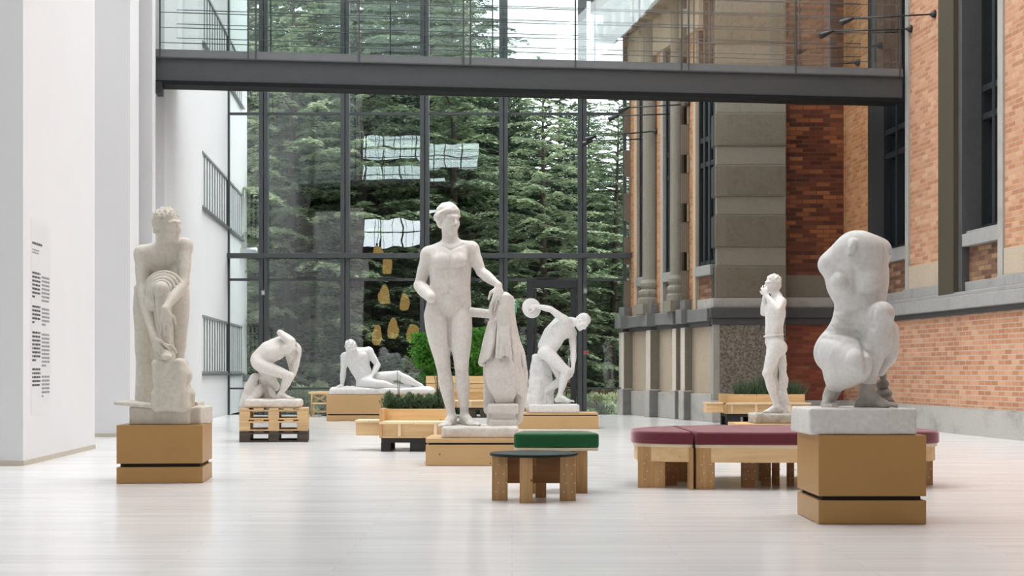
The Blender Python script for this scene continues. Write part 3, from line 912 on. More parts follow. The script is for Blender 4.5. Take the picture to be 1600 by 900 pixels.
# golden pendant lamps over the entrance end, mirrored in the glass wall
for i, (px, py) in enumerate(((596, 512), (622, 500), (652, 508), (608, 447), (640, 462), (600, 405))):
    dist = 2 * FY + 6.0
    t = thing('pendant_lamp', 'golden pendant lamp at the entrance end, seen as a warm reflection in the glass wall', 'lamp', ((px - 800) / F_PX * dist, -6.0, 1 + (HOR - py) / F_PX * dist), 0, 'golden pendant lamps over the entrance')
    bm = bmesh.new(); lathe(bm, [(0.06, 0.42), (0.14, 0.36), (0.24, 0.15), (0.27, -0.15), (0.24, -0.4), (0.16, -0.5)], 0, 0, 20); obj('lamp_shade', bm, 'lamp_glow', t, True)
    bm = bmesh.new(); lathe(bm, [(0.05, 0.42), (0.05, 0.5), (0.012, 0.52), (0.012, 16.6 - t.location.z)], 0, 0, 8); obj('cord', bm, 'steel_black', t)

# outdoor lamps on the white building
t = thing('floodlight', 'silver floodlight on the white wall outside above the facade beam', 'floodlight', (gx(386, 36.5), 36.5, gz(393, 36.5)))
bm = bmesh.new(); tube(bm, [(-0.22, 0, 0), (-0.18, 0, 0), (0.22, 0, 0.01), (0.26, 0, 0.01)], [0.06, 0.10, 0.10, 0.08], 12); obj('lamp_body', bm, 'metal_silver', t, True)
bm = bmesh.new(); tube(bm, [(-0.1, 0, -0.05), (-0.3, 0.1, -0.15)], 0.03, 8); obj('bracket', bm, 'steel_grey', t, True)
t = thing('security_camera', 'small grey camera on the outside corner of the white building, left of the pallets', 'camera', (gx(385, 37.0), 37.0, gz(591, 37.0)))
boxes('camera_body', 'steel_grey', [(-0.09, 0.12, -0.08, 0.08, -0.09, 0.09)], t, 0.02)
boxes('bracket', 'steel_grey', [(-0.3, -0.08, -0.03, 0.03, 0.06, 0.12)], t, 0.01)

# ---- text panel on the nearest white pillar
PF = Frame(C1b, C1)             # right-hand face of the pillar; u towards the camera
pa, pb = PF.U(78), PF.U(48)
ztop = gz(341, 15.9); zbot = gz(648, 15.9)
tp = bpy.data.objects.new('wall_text', None); COL.objects.link(tp); tp.matrix_world = PF.mat
tag(tp, 'tall pale text panel with two columns of print on the near white pillar', 'text panel')
boxes('panel', 'panel_grey', [(pa, pb, 0.0, 0.004, zbot, ztop)], tp)
wd = pb - pa
rt = random.Random(3)
def text_block(name, mat, u_left, u_right, spans, lh):
    bm = bmesh.new()
    for (z_hi, lines, last) in spans:
        for k in range(lines):
            z = z_hi - k * lh
            u = u_left                       # print runs away from the camera... left to right as read
            end = u_right if k < lines - 1 else u_left + (u_right - u_left) * last
            sgn = 1 if u_right > u_left else -1
            while (end - u) * sgn > 0.01:
                w = rt.uniform(0.035, 0.11)
                e = u + sgn * min(w, abs(end - u))
                box(bm, u, e, 0.004, 0.006, z - lh * 0.42, z + lh * 0.10)
                u = e + sgn * 0.018
    return obj(name, bm, mat, tp)
zz = lambda py: gz(py, 15.85)
c1l, c1r = pb - 0.06 * wd, pb - 0.46 * wd
c2l, c2r = pb - 0.54 * wd, pb - 0.95 * wd
text_block('headline', 'text_black', c1l, pb - 0.55 * wd, [(zz(377), 1, 1.0)], 0.05)
text_block('subtitle', 'text_grey', c1l, pb - 0.40 * wd, [(zz(388), 2, 0.9)], 0.03)
lh = 0.043
for sp in [(zz(424), 7, 0.35), (zz(477), 5, 0.25), (zz(518), 8, 0.45), (zz(576), 5, 0.95)]: text_block('paragraph', 'text_black', c1l, c1r, [sp], lh)
for sp in [(zz(428), 7, 0.9), (zz(479), 5, 0.5), (zz(520), 9, 0.55), (zz(588), 6, 0.2)]: text_block('paragraph', 'text_grey', c2l, c2r, [sp], lh)
# ================================================================== TREES AND PLANTS
def quad_cloud(name, c, ax, ay, mat, parent=None, smooth=False):
    "a mesh of rhombic leaves: centres c, half axes ax (length) and ay (width)"
    n = len(c)
    v = np.empty((n, 4, 3), np.float32)
    v[:, 0] = c - ax; v[:, 1] = c + ay - ax * 0.15; v[:, 2] = c + ax; v[:, 3] = c - ay - ax * 0.15
    me = bpy.data.meshes.new(name)
    me.vertices.add(n * 4)
    me.vertices.foreach_set('co', v.reshape(-1))
    me.loops.add(n * 4)
    me.loops.foreach_set('vertex_index', np.arange(n * 4, dtype=np.int32))
    me.polygons.add(n)
    me.polygons.foreach_set('loop_start', np.arange(0, n * 4, 4, dtype=np.int32))
    me.polygons.foreach_set('loop_total', np.full(n, 4, np.int32))
    me.update(calc_edges=True)
    return link(name, me, mat, parent)

def rand_dirs(rg, n):
    v = rg.normal(size=(n, 3)); return v / np.linalg.norm(v, axis=1, keepdims=True)

def leaf_axes(rg, n, along, up_bias, size):
    d = along + rg.normal(size=(n, 3)) * 0.55
    d /= np.linalg.norm(d, axis=1, keepdims=True)
    nr = np.array([0, 0, up_bias]) + rand_dirs(rg, n)
    s = np.cross(nr, d); s /= (np.linalg.norm(s, axis=1, keepdims=True) + 1e-9)
    L_ = size * rg.uniform(0.7, 1.3, (n, 1))
    return d * L_, s * L_ * 0.45

def make_tree(seed, height, radius, mat, label, layers=19, leaf=0.068, base=0.3, droop=0.16, bias=2.2, group=None, step=0.05):
    "a tree of flat feathery sprays: every branch carries side twigs, every twig two rows of leaves"
    rg = np.random.default_rng(seed)
    t = thing('tree', label, 'tree', (0, 0, 0), 0, group)
    bm = bmesh.new()
    lean = rg.normal(0, 0.25, 2)
    tp_ = [(lean[0] * k, lean[1] * k, height * 0.95 * k) for k in (0, 0.25, 0.5, 0.75, 1)]
    tube(bm, tp_, [0.16 * height / 10, 0.13 * height / 10, 0.09 * height / 10, 0.05 * height / 10, 0.015], 8)
    C_, AX, AY = [], [], []
    nb = layers * 9
    for i in range(nb):
        f = (i + rg.uniform(0, 1)) / nb
        zh = base + (height - base) * f ** 0.95
        prf = min(1.0, 0.75 + f) * (1 - max(0.0, f - 0.35) / 0.65 * 0.8)
        r = max(0.5, radius * prf * rg.uniform(0.6, 1.12))
        az = i * 2.39996 + rg.uniform(-0.5, 0.5)
        d = np.array([math.cos(az), math.sin(az), 0]); sd = np.array([-d[1], d[0], 0])
        rise = rg.uniform(0.02, 0.22) + 0.35 * f
        start = np.array([lean[0] * f, lean[1] * f, zh - 0.1 * r])
        def pt(q): return start + d * r * q + np.array([0, 0, r * (rise * q - droop * 1.6 * q ** 2.2)])
        if i % 2 == 0:
            tube(bm, [pt(0), pt(0.4), pt(0.8)], [0.03, 0.02, 0.008], 5, False)
        tilt = rg.normal(0, 0.10)
        nt_ = max(6, int(r / 0.15))
        for k in range(nt_):
            q = 0.22 + 0.78 * (k + rg.uniform(0, 0.8)) / nt_
            for s_ in (-1, 1):
                ln = r * rg.uniform(0.16, 0.40) * (1.12 - 0.75 * q) * (0.6 + 0.4 * math.sin(k * 0.9 + s_))
                if ln < 0.06: ln = 0.06
                dr = unit_(d * rg.uniform(0.4, 0.9) + sd * s_ * 0.8)
                m = max(4, int(ln / step) * 2)
                w = (np.arange(m) // 2 + rg.uniform(0, 0.6, m)) / (m / 2)
                p = pt(q) + np.outer(w * ln, dr)
                p[:, 2] += -0.30 * ln * w ** 2 + tilt * s_ * w * ln + rg.normal(0, 0.022, m)
                side = np.where(np.arange(m) % 2 == 0, 1.0, -1.0)
                pr = np.array([-dr[1], dr[0], 0])
                p += np.outer(side * leaf * 0.55, pr)
                al = dr * 0.7 + np.outer(side, pr) * 0.9 + np.array([0, 0, -0.12])
                al = al + rg.normal(size=(m, 3)) * 0.25
                al /= np.linalg.norm(al, axis=1, keepdims=True)
                nr = np.array([0, 0, bias]) + rand_dirs(rg, m)
                sx = np.cross(nr, al); sx /= (np.linalg.norm(sx, axis=1, keepdims=True) + 1e-9)
                L_ = leaf * rg.uniform(0.7, 1.3, (m, 1))
                C_.append(p); AX.append(al * L_); AY.append(sx * L_ * 0.52)
    obj('trunk', bm, 'bark', t, True)
    quad_cloud('foliage', np.concatenate(C_), np.concatenate(AX), np.concatenate(AY), mat, t)
    return t
def unit_(v): return v / np.linalg.norm(v)

def place(t, x, y, z, rz=0.0, s=1.0, label=None):
    t.location = (x, y, z); t.rotation_euler = (0, 0, rz); t.scale = (s, s, s)
    if label: t['label'] = label
    return t

GT = 'trees outside beyond the glass'
def bank_z(y):
    ys = [p[0] for p in prof]; zs_ = [p[1] for p in prof]
    return float(np.interp(y, ys, zs_)) - 0.2
tA = make_tree(11, 12.0, 3.1, 'leaf_beech', '')
tB = make_tree(23, 12.5, 3.4, 'leaf_pale', '', 17)
tC = make_tree(37, 13.0, 3.7, 'leaf_dark', '', 20, 0.075)
used_t = set()
def tree(src, px, Y, s, rz, label):
    t = src if src.name not in used_t else copy_tree(src)
    used_t.add(src.name)
    t['group'] = GT
    return place(t, gx(px, Y), Y, bank_z(Y), rz, s, label)
tree(tB, 452, 39.9, 1.0, 0.3, 'pale green layered tree behind the leftmost wide bay of the glass wall')
tree(tA, 575, 40.5, 1.04, 1.2, 'mid green layered tree behind the glass, left of the tall nude statue')
tree(tA, 712, 41.5, 0.97, 2.9, 'mid green layered tree behind the head of the tall central statue')
tree(tB, 850, 39.8, 0.74, 4.0, 'low pale green tree with bright sprays behind the glass door')
tree(tA, 955, 41.5, 0.72, 5.1, 'mid green tree at the right end of the glass wall beside the old stone building')
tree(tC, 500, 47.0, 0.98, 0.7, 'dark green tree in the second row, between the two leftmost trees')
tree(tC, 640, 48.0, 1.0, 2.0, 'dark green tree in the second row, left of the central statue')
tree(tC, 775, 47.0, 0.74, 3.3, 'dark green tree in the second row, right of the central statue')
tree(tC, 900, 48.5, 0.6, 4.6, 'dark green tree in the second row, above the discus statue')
tree(tB, 380, 50.0, 1.05, 1.9, 'pale tree far back at the left, beside the white building outside')
tree(tA, 560, 56.0, 1.12, 0.2, 'tall green tree in the back row, left of centre, its top against the sky')
tree(tA, 690, 57.0, 1.10, 3.6, 'tall green tree in the back row above the central statue')
tree(tC, 800, 57.0, 0.6, 1.5, 'dark green tree in the back row with its top just above the footbridge beam')
tree(tC, 920, 58.0, 0.48, 2.2, 'dark green tree in the back row at the right, under the open white sky')

# the wood behind, too deep in shade to tell its trees apart
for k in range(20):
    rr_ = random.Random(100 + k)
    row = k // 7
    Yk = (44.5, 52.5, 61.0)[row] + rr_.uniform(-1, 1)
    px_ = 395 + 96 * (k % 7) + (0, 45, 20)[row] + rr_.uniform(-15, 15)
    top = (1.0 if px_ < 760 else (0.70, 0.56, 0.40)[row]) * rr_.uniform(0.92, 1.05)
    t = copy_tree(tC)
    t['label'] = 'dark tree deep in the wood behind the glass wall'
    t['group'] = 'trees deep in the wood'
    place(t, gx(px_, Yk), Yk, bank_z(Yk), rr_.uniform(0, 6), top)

# bushes at the foot of the glass
def make_bush(seed, r, h, mat, label, n=5000, leaf=0.05):
    rg = np.random.default_rng(seed)
    t = thing('shrub', label, 'shrub')
    d = rand_dirs(rg, n); d[:, 2] = np.abs(d[:, 2])
    rad = rg.uniform(0.55, 1.0, (n, 1)) ** 0.5 * (1 + 0.25 * np.sin(d[:, :1] * 7 + d[:, 1:2] * 5 + seed))
    p = d * rad * np.array([r, r * 0.7, h])
    ax, ay = leaf_axes(rg, n, d * 0.8 + np.array([0, 0, 0.4]), 0.6, leaf)
    quad_cloud('foliage', p, ax, ay, mat, t)
    bm = bmesh.new()
    for k in range(6):
        a = 2 * PI * k / 6
        tube(bm, [(0, 0, 0), (0.3 * r * math.cos(a), 0.2 * r * math.sin(a), 0.4 * h), (0.7 * r * math.cos(a), 0.5 * r * math.sin(a), 0.8 * h)], [0.02, 0.014, 0.006], 5)
    obj('stem', bm, 'bark', t, True)
    return t
bs = [(490, 36.6, 0.7, 0.75, 'leaf_pale', 'low leafy shrub outside the glass between the pallets and the reclining statue'),
      (428, 36.6, 0.6, 0.8, 'leaf_beech', 'low dark shrub outside the glass at its left end, behind the pallets'),
      (620, 36.8, 1.0, 0.8, 'leaf_beech', 'low dark shrub outside the glass behind the reclining statue'),
      (740, 36.6, 0.9, 0.8, 'leaf_dark', 'low dark shrub outside the glass behind the slatted bench'),
      (860, 37.0, 0.8, 0.5, 'leaf_beech', 'low shrub seen through the glass door'),
      (945, 36.2, 0.75, 0.55, 'leaf_pale', 'low pale shrub outside the glass right of the door')]
for i, (px, Y, r, h, m, lab) in enumerate(bs):
    b = make_bush(50 + i, r, h, m, lab); b.location = (gx(px, Y), Y, bank_z(Y) + 0.1); b['group'] = 'shrubs at the foot of the glass wall outside'

# plants in the planters
def herb(seed, r, h, label, group, loc, n=1500, mat='leaf_herb', stalks=0):
    rg = np.random.default_rng(seed)
    t = thing('herb_plant', label, 'plant', loc, 0, group)
    base = rg.normal(0, 0.45, (n, 2)) * r
    hh = rg.uniform(0.15, 1.0, n) * h * np.clip(1.15 - np.hypot(base[:, 0], base[:, 1]) / r * 0.45, 0.3, 1.2)
    p = np.stack([base[:, 0] * (0.7 + 0.5 * hh / h), base[:, 1] * (0.7 + 0.5 * hh / h), hh], 1)
    along = np.stack([base[:, 0] / r, base[:, 1] / r, np.full(n, 1.5)], 1)
    ax, ay = leaf_axes(rg, n, along, 0.2, 0.026)
    quad_cloud('foliage', p, ax, ay * 0.55, mat, t)
    bm = bmesh.new()
    for k in range(14):
        a = rg.uniform(0, 2 * PI); q = rg.uniform(0.2, 0.8) * r
        tube(bm, [(q * 0.4 * math.cos(a), q * 0.4 * math.sin(a), 0), (q * math.cos(a), q * math.sin(a), h * rg.uniform(0.7, 1.15))], [0.004, 0.002], 4)
    obj('stem', bm, 'leaf_herb', t, True)
    return t
def reed(seed, label, group, loc, n=5, h=0.6, lean=(0, 0), spread=0.12):
    rg = np.random.default_rng(seed)
    t = thing('reed_plant', label, 'plant', loc, 0, group)
    for k in range(n):
        bm = bmesh.new()
        dx, dy = lean[0] + rg.normal(0, spread), lean[1] + rg.normal(0, spread * 0.5)
        hh = h * rg.uniform(0.75, 1.05)
        pts = [(rg.normal(0, 0.01), 0, 0), (dx * 0.4, dy * 0.4, hh * 0.5), (dx, dy, hh)]
        tube(bm, pts, [0.006, 0.0055, 0.003], 5)
        obj('stalk', bm, 'leaf_reed', t, True)
    return t
def grass_tuft(seed, r, h, label, group, loc, n=260, mat='leaf_herb'):
    rg = np.random.default_rng(seed)
    t = thing('grass_tuft', label, 'plant', loc, 0, group)
    bm = bmesh.new()
    for k in range(n):
        b = rg.normal(0, 0.4, 2) * r
        hh = h * rg.uniform(0.5, 1.1)
        d = b * 0.6 + rg.normal(0, 0.07, 2)
        w = rg.normal(0, 1, 2); w = w / np.linalg.norm(w) * 0.005
        p0 = Vector((b[0], b[1], 0)); p1 = Vector((b[0] + d[0] * 0.4, b[1] + d[1] * 0.4, hh * 0.6)); p2 = Vector((b[0] + d[0], b[1] + d[1], hh))
        wv = Vector((w[0], w[1], 0))
        a = [bm.verts.new(x) for x in (p0 - wv, p0 + wv, p1 + wv * 0.8, p1 - wv * 0.8, p2)]
        bm.faces.new((a[0], a[1], a[2], a[3])); bm.faces.new((a[3], a[2], a[4]))
    obj('blades', bm, mat, t)
    return t
# ================================================================== PLINTHS AND FURNITURE
def plinth(label, xl, xr, Yf, depth, z_top, mat, gap=None, rz=0.0, cap=None):
    "box plinth whose front-left edge is at column xl and front-right at xr, at depth Yf"
    x0, x1 = gx(xl, Yf), gx(xr, Yf)
    w = x1 - x0
    t = thing('plinth', label, 'plinth', ((x0 + x1) / 2, Yf + depth / 2, 0), 0)
    if rz:
        # turn about the front right corner
        c, s = math.cos(rz), math.sin(rz)
        rel = (-w / 2, depth / 2)
        t.location = (x1 + c * rel[0] - s * rel[1], Yf + s * rel[0] + c * rel[1], 0)
        t.rotation_euler = (0, 0, rz)
    h = w / 2; d = depth / 2
    if gap:
        g0, g1 = gap
        boxes('upper_block', mat, [(-h, h, -d, d, g1, z_top)], t, 0.004)
        boxes('lower_block', mat, [(-h, h, -d, d, 0.002, g0)], t, 0.004)
        boxes('shadow_gap', 'gap_black', [(-h + 0.03, h - 0.03, -d + 0.03, d - 0.03, g0 - 0.002, g1 + 0.002)], t)
    if mat == 'mdf_tan' and not gap:
        boxes('block', mat, [(-h, h, -d, d, 0.002, z_top)], t, 0.004)
    return t
Yp = lambda py: F_PX / (py - HOR)
zt_ = lambda py, Y: gz(py, Y)

YA = Yp(755)
plA = plinth('ochre fibreboard plinth under the bending figure tying a sandal, at left', 184.5, 316.5, YA, 0.74, zt_(664, YA), 'mdf_ochre', (zt_(729.5, YA), zt_(724, YA)), math.radians(5.0))
YB = Yp(728)
plB = plinth('low tan plinth under the tall central nude statue', 665, 818, YB, 0.95, zt_(685.5, YB), 'mdf_tan', (zt_(695, YB), zt_(692, YB)))
YC = Yp(670)
plC = plinth('low tan plinth under the statue throwing a discus', 809.5, 935.5, YC, 1.0, zt_(645.5, YC), 'mdf_tan', (zt_(650, YC), zt_(648.6, YC)))
YD = Yp(658)
plD = plinth('long tan plinth under the reclining statue', 510, 684, YD, 0.95, zt_(617, YD), 'mdf_tan', (zt_(649, YD), zt_(647, YD)))
YG = Yp(819.5)
plG = plinth('ochre fibreboard plinth under the headless crouching statue, at right', 1279, 1447.5, YG, 0.72, zt_(680, YG), 'mdf_ochre', (zt_(782, YG), zt_(775.5, YG)))
YF = 18.1
plF = plinth('tan plinth under the youth at the stone pier, behind the red bench', 1152, 1264, YF, 0.8, zt_(662.5, YF), 'mdf_tan', (0.09, 0.105))
for t, zz_ in ((plB, 0.02), (plD, 0)):
    pass
# knot marks on the central plinth
def dot(parent, x, y, z, r, mat, name='plug'):
    bm = bmesh.new()
    bmesh.ops.create_cone(bm, cap_ends=True, segments=12, radius1=r, radius2=r, depth=0.004, matrix=Matrix.Translation((x, y, z)) @ Matrix.Rotation(PI / 2, 4, 'X'))
    return obj(name, bm, mat, parent)
dot(plB, gx(687, YB) - plB.location.x, -0.475, zt_(710, YB), 0.008, 'gap_black')
dot(plB, gx(766, YB) - plB.location.x, -0.475, zt_(724, YB), 0.006, 'gap_black')
for z in (0.05, 0.12):
    for y in (-0.2, 0.2):
        pass

# ---- pallets (three, stacked) under the crouching wrestler-like figure
PAL_Y = Yp(691)
def make_pallet(block_mat, wood, label, z):
    w, d, h = 0.955, 0.80, 0.158
    t = thing('pallet', label, 'pallet', (gx(422.5, PAL_Y), PAL_Y + d / 2, z), math.radians(6.5), 'stack of three wooden pallets')
    hw = w / 2; hd = d / 2
    for k in range(5):
        x = -hw + 0.065 + k * (w - 0.13) / 4
        boxes('top_board', wood, [(x - 0.065, x + 0.065, -hd, hd, h - 0.022, h)], t, 0.003)
    for y in (-hd + 0.07, 0, hd - 0.07):
        boxes('cross_board', wood, [(-hw, hw, y - 0.07, y + 0.07, h - 0.044, h - 0.022)], t, 0.003)
        for x in (-hw + 0.075, 0, hw - 0.075):
            boxes('block', block_mat, [(x - 0.075, x + 0.075, y - 0.07, y + 0.07, 0.022, h - 0.044)], t, 0.003)
        if True:
            boxes('bottom_board', wood, [(-hw, hw, y - 0.07, y + 0.07, 0.0, 0.022)], t, 0.003)
    return t
make_pallet('pallet_dark', 'pallet_dark', 'bottom pallet of the stack of three, with dark blocks', 0.0)
make_pallet('pallet_wood', 'pallet_wood', 'middle pallet of the stack of three, pale wood', 0.159)
make_pallet('pallet_wood', 'pallet_wood', 'top pallet of the stack of three, right under the crouching figure with a raised arm', 0.318)

# ---- planter bench in the middle distance
YP1 = Yp(706)
def planter_bench(label, x_left, x_right, x_end_l, Yf, z_seat, z_back, z_under, dividers, block_px, mirror=False, seat_d=0.5, back_d=0.5):
    t = thing('planter_bench', label, 'bench', (gx((x_left + x_right) / 2, Yf), Yf, 0))
    cx = t.location.x
    X = lambda p: gx(p, Yf) - cx
    a, b = X(x_left), X(x_right)
    boxes('seat', 'pine_pale', [(a - 0.02, (a + b) / 2 - 0.003, 0, seat_d, z_seat - 0.03, z_seat), ((a + b) / 2 + 0.003, b + 0.02, 0, seat_d, z_seat - 0.03, z_seat)], t, 0.004)
    boxes('front_panel', 'pine', [(a, b, 0.05, 0.08, z_under, z_seat - 0.03)], t, 0.002)
    for p in dividers:
        boxes('divider', 'pine_pale', [(X(p) - 0.02, X(p) + 0.02, 0.012, 0.06, z_under, z_seat - 0.03)], t, 0.003)
    boxes('bottom_board', 'pine', [(a, b, 0.03, seat_d + back_d, z_under - 0.02, z_under)], t)
    # planting trough behind the seat
    y0 = seat_d
    boxes('planting_box', 'pine', [(a, b, y0, y0 + 0.035, z_under, z_back), (a, b, y0 + back_d - 0.035, y0 + back_d, z_under, z_back),
                                   (a, a + 0.035, y0 + 0.035, y0 + back_d - 0.035, z_under, z_back), (b - 0.035, b, y0 + 0.035, y0 + back_d - 0.035, z_under, z_back)], t, 0.003)
    boxes('soil', 'soil', [(a + 0.035, b - 0.035, y0 + 0.035, y0 + back_d - 0.035, z_back - 0.12, z_back - 0.05)], t)
    # side bench
    e = X(x_end_l)
    zs2 = z_seat + (0.01 if not mirror else 0)
    m = (e + a) / 2
    boxes('side_seat', 'pine_pale', [(e, m - 0.004, 0.25, 0.75, zs2 - 0.03, zs2), (m + 0.004, a - 0.022, 0.25, 0.75, zs2 - 0.03, zs2)], t, 0.004)
    boxes('side_panel', 'pine', [(e + 0.01, a - 0.022, 0.27, 0.30, z_under, zs2 - 0.03), (e + 0.01, e + 0.04, 0.30, 0.73, z_under, zs2 - 0.03), (e + 0.01, a - 0.022, 0.70, 0.73, z_under, zs2 - 0.03)], t, 0.003)
    boxes('end_post', 'pine_upright', [(a - 0.02, a + 0.015, 0.02, y0 + back_d, z_under - 0.02, z_back + 0.01)], t, 0.004)
    # black pallet it stands on
    top = z_under - 0.02
    boxes('pallet_deck', 'pallet_black', [(a, b, 0.06 + 0.22 * k, 0.20 + 0.22 * k, top - 0.06, top) for k in range(4)], t, 0.003)
    for (p, q) in block_px:
        for y in (0.06, 0.72):
            boxes('pallet_block', 'pallet_black', [(X(p), X(q), y, y + 0.14, 0.0, top - 0.06)], t, 0.003)
    return t
S1 = F_PX / YP1
pb1 = planter_bench('wooden planter bench on black pallet, with dark herbs, left of the tall central statue', 595, 698, 551, YP1,
                    zt_(659, YP1), zt_(639, YP1 + 0.5), zt_(682, YP1), (624, 680), ((594.5, 609), (640, 663), (684, 697)))
# dark herbs along the trough
zs_soil = zt_(639, YP1 + 0.5) - 0.05
for i, (px, r, h, mat) in enumerate(((608, 0.10, 0.25, 'leaf_herb'), (622, 0.09, 0.21, 'leaf_herb'), (640, 0.10, 0.24, 'leaf_herb'), (655, 0.09, 0.22, 'leaf_herb'), (671, 0.10, 0.22, 'leaf_herb'), (686, 0.10, 0.26, 'leaf_herb'))):
    lab = ['bushy dark herb at the left end of the middle planter bench', 'second herb from the left in the planter bench before the reclining statue',
           'third herb from the left in the planter before the reclining statue', 'fourth herb from the left in the planter before the reclining statue',
           'fifth herb from the left in the planter, near the feet of the reclining statue', 'herb at the right end of the planter bench, beside the shin of the central statue'][i]
    herb(70 + i, r, h, lab, 'herbs in the middle planter bench', (gx(px, YP1 + 0.75), YP1 + 0.75, zs_soil), 1000, mat)
reed(80, 'single tall straight reed standing among the herbs of the middle planter', 'reeds in the middle planter bench', (gx(623, YP1 + 0.7), YP1 + 0.7, zs_soil), 2, 0.62, (0, 0), 0.02)
reed(81, 'fan of dark leaning reeds at the right end of the middle planter', 'reeds in the middle planter bench', (gx(686, YP1 + 0.7), YP1 + 0.7, zs_soil), 6, 0.56, (-0.05, 0), 0.10)

# ---- slatted bench with a high back near the glass, and its planters
YQ = 31.6
t = thing('slatted_bench', 'pale wooden bench with three-board back near the glass, seen behind the central statue', 'bench', (gx(712, YQ), YQ, 0))
X = lambda p: gx(p, YQ) - t.location.x
q0, q1 = X(663.5), X(761)
for (pa_, pb_) in ((587.5, 599), (600, 606.5), (607.2, 612.5)):
    boxes('back_board', 'pine', [(q0, q1, 0.50, 0.535, gz(pb_, YQ + 0.5), gz(pa_, YQ + 0.5))], t, 0.004)
boxes('seat', 'pine_pale', [(q0, q1, 0.0, 0.24, gz(625.5, YQ) - 0.03, gz(625.5, YQ)), (q0, q1, 0.25, 0.50, gz(625.5, YQ) - 0.03, gz(625.5, YQ))], t, 0.004)
boxes('front_panel', 'pine', [(q0, X(712), 0.03, 0.06, gz(637, YQ), gz(625.5, YQ) - 0.03), (X(713), q1, 0.03, 0.06, gz(637, YQ), gz(625.5, YQ) - 0.03)], t, 0.003)
boxes('divider', 'pine_pale', [(X(735) - 0.02, X(735) + 0.02, 0.01, 0.06, gz(637, YQ), gz(625.5, YQ) - 0.03)], t, 0.003)
boxes('pallet_deck', 'pallet_black', [(q0, q1, 0.05, 0.6, gz(640, YQ), gz(637.3, YQ))], t)
for p in (666, 702, 738, 756):
    for yq in (0.05, 0.4): boxes('pallet_block', 'pallet_dark', [(X(p) - 0.08, X(p) + 0.08, yq, yq + 0.15, 0, gz(640, YQ))], t, 0.003)
boxes('planting_box', 'pine', [(q0, q1, 0.54, 0.575, gz(640, YQ), 0.78), (q0, q1, 1.0, 1.035, gz(640, YQ), 0.78), (q0, q0 + 0.035, 0.575, 1.0, gz(640, YQ), 0.78), (q1 - 0.035, q1, 0.575, 1.0, gz(640, YQ), 0.78)], t, 0.003)
boxes('soil', 'soil', [(q0 + 0.035, q1 - 0.035, 0.575, 1.0, 0.6, 0.72)], t)
def bamboo(seed, px, w, ztop, label):
    rg = np.random.default_rng(seed)
    Y = YQ + 0.78
    o = thing('bamboo_plant', label, 'plant', (gx(px, Y), Y, 0.72), 0, 'bright bamboo plants behind the slatted bench')
    h = ztop - 0.72
    bm = bmesh.new()
    for k in range(7):
        a = rg.uniform(-1, 1, 2) * np.array([w * 0.6, 0.10])
        tube(bm, [(a[0] * 0.4, a[1], 0), (a[0] * 0.8, a[1], h * 0.5), (a[0] * 1.1, a[1] * 1.2, h * rg.uniform(0.8, 1.0))], [0.012, 0.009, 0.004], 6)
    obj('cane', bm, 'leaf_bright', o, True)
    n = 2600
    nc = 16
    cc = np.stack([rg.uniform(-1, 1, nc) * w, rg.normal(0, 0.12, nc), h * rg.uniform(0.08, 0.97, nc)], 1)
    cc[:, 0] *= 0.75 + 0.45 * cc[:, 2] / h
    wh = rg.integers(0, nc, n)
    p = cc[wh] + rg.normal(size=(n, 3)) * np.array([0.10, 0.07, 0.075])
    p[:, 2] = np.clip(p[:, 2], 0.02, h)
    ax, ay = leaf_axes(rg, n, np.stack([np.sign(p[:, 0]) * 0.6, np.zeros(n), np.full(n, -0.25)], 1), 0.7, 0.055)
    quad_cloud('foliage', p, ax, ay * 0.6, 'leaf_bright', o)
    return o
bamboo(5, 667, 0.17, gz(522, YQ + 0.78), 'bright green bamboo left of the central statue legs, behind the slatted bench')
bamboo(6, 744, 0.24, gz(512, YQ + 0.78), 'bright green bamboo between the central statue and its urn')

# ---- planter bench by the stone pier
YP3 = 26.9
pb3 = planter_bench('wooden planter bench with grass in front of the stone pier, behind the youth statue', 1136, 1266, 1106, YP3,
                    zt_(629.5, YP3), zt_(616, YP3 + 0.5), zt_(645, YP3), (1144, 1182, 1235), ((1136, 1158), (1172, 1195), (1238, 1262)), True)
zs3 = zt_(616, YP3 + 0.5) - 0.05
for i, px in enumerate((1158, 1175, 1192, 1208, 1226, 1244)):
    Yg = YP3 + 0.75
    lab = ['grass tuft at the left end of the planter by the stone pier', 'second grass tuft from the left in the planter by the stone pier', 'third grass tuft in that planter, left of the youth statue leg',
           'grass tuft hidden partly behind the shin of the youth statue', 'grass tuft just right of the youth statue calf', 'grass tuft at the right end of the planter by the stone pier'][i]
    grass_tuft(90 + i, 0.16, 0.32 if i != 2 else 0.42, lab, 'grass tufts in the planter by the pier', (gx(px, Yg), Yg, zs3), 240)

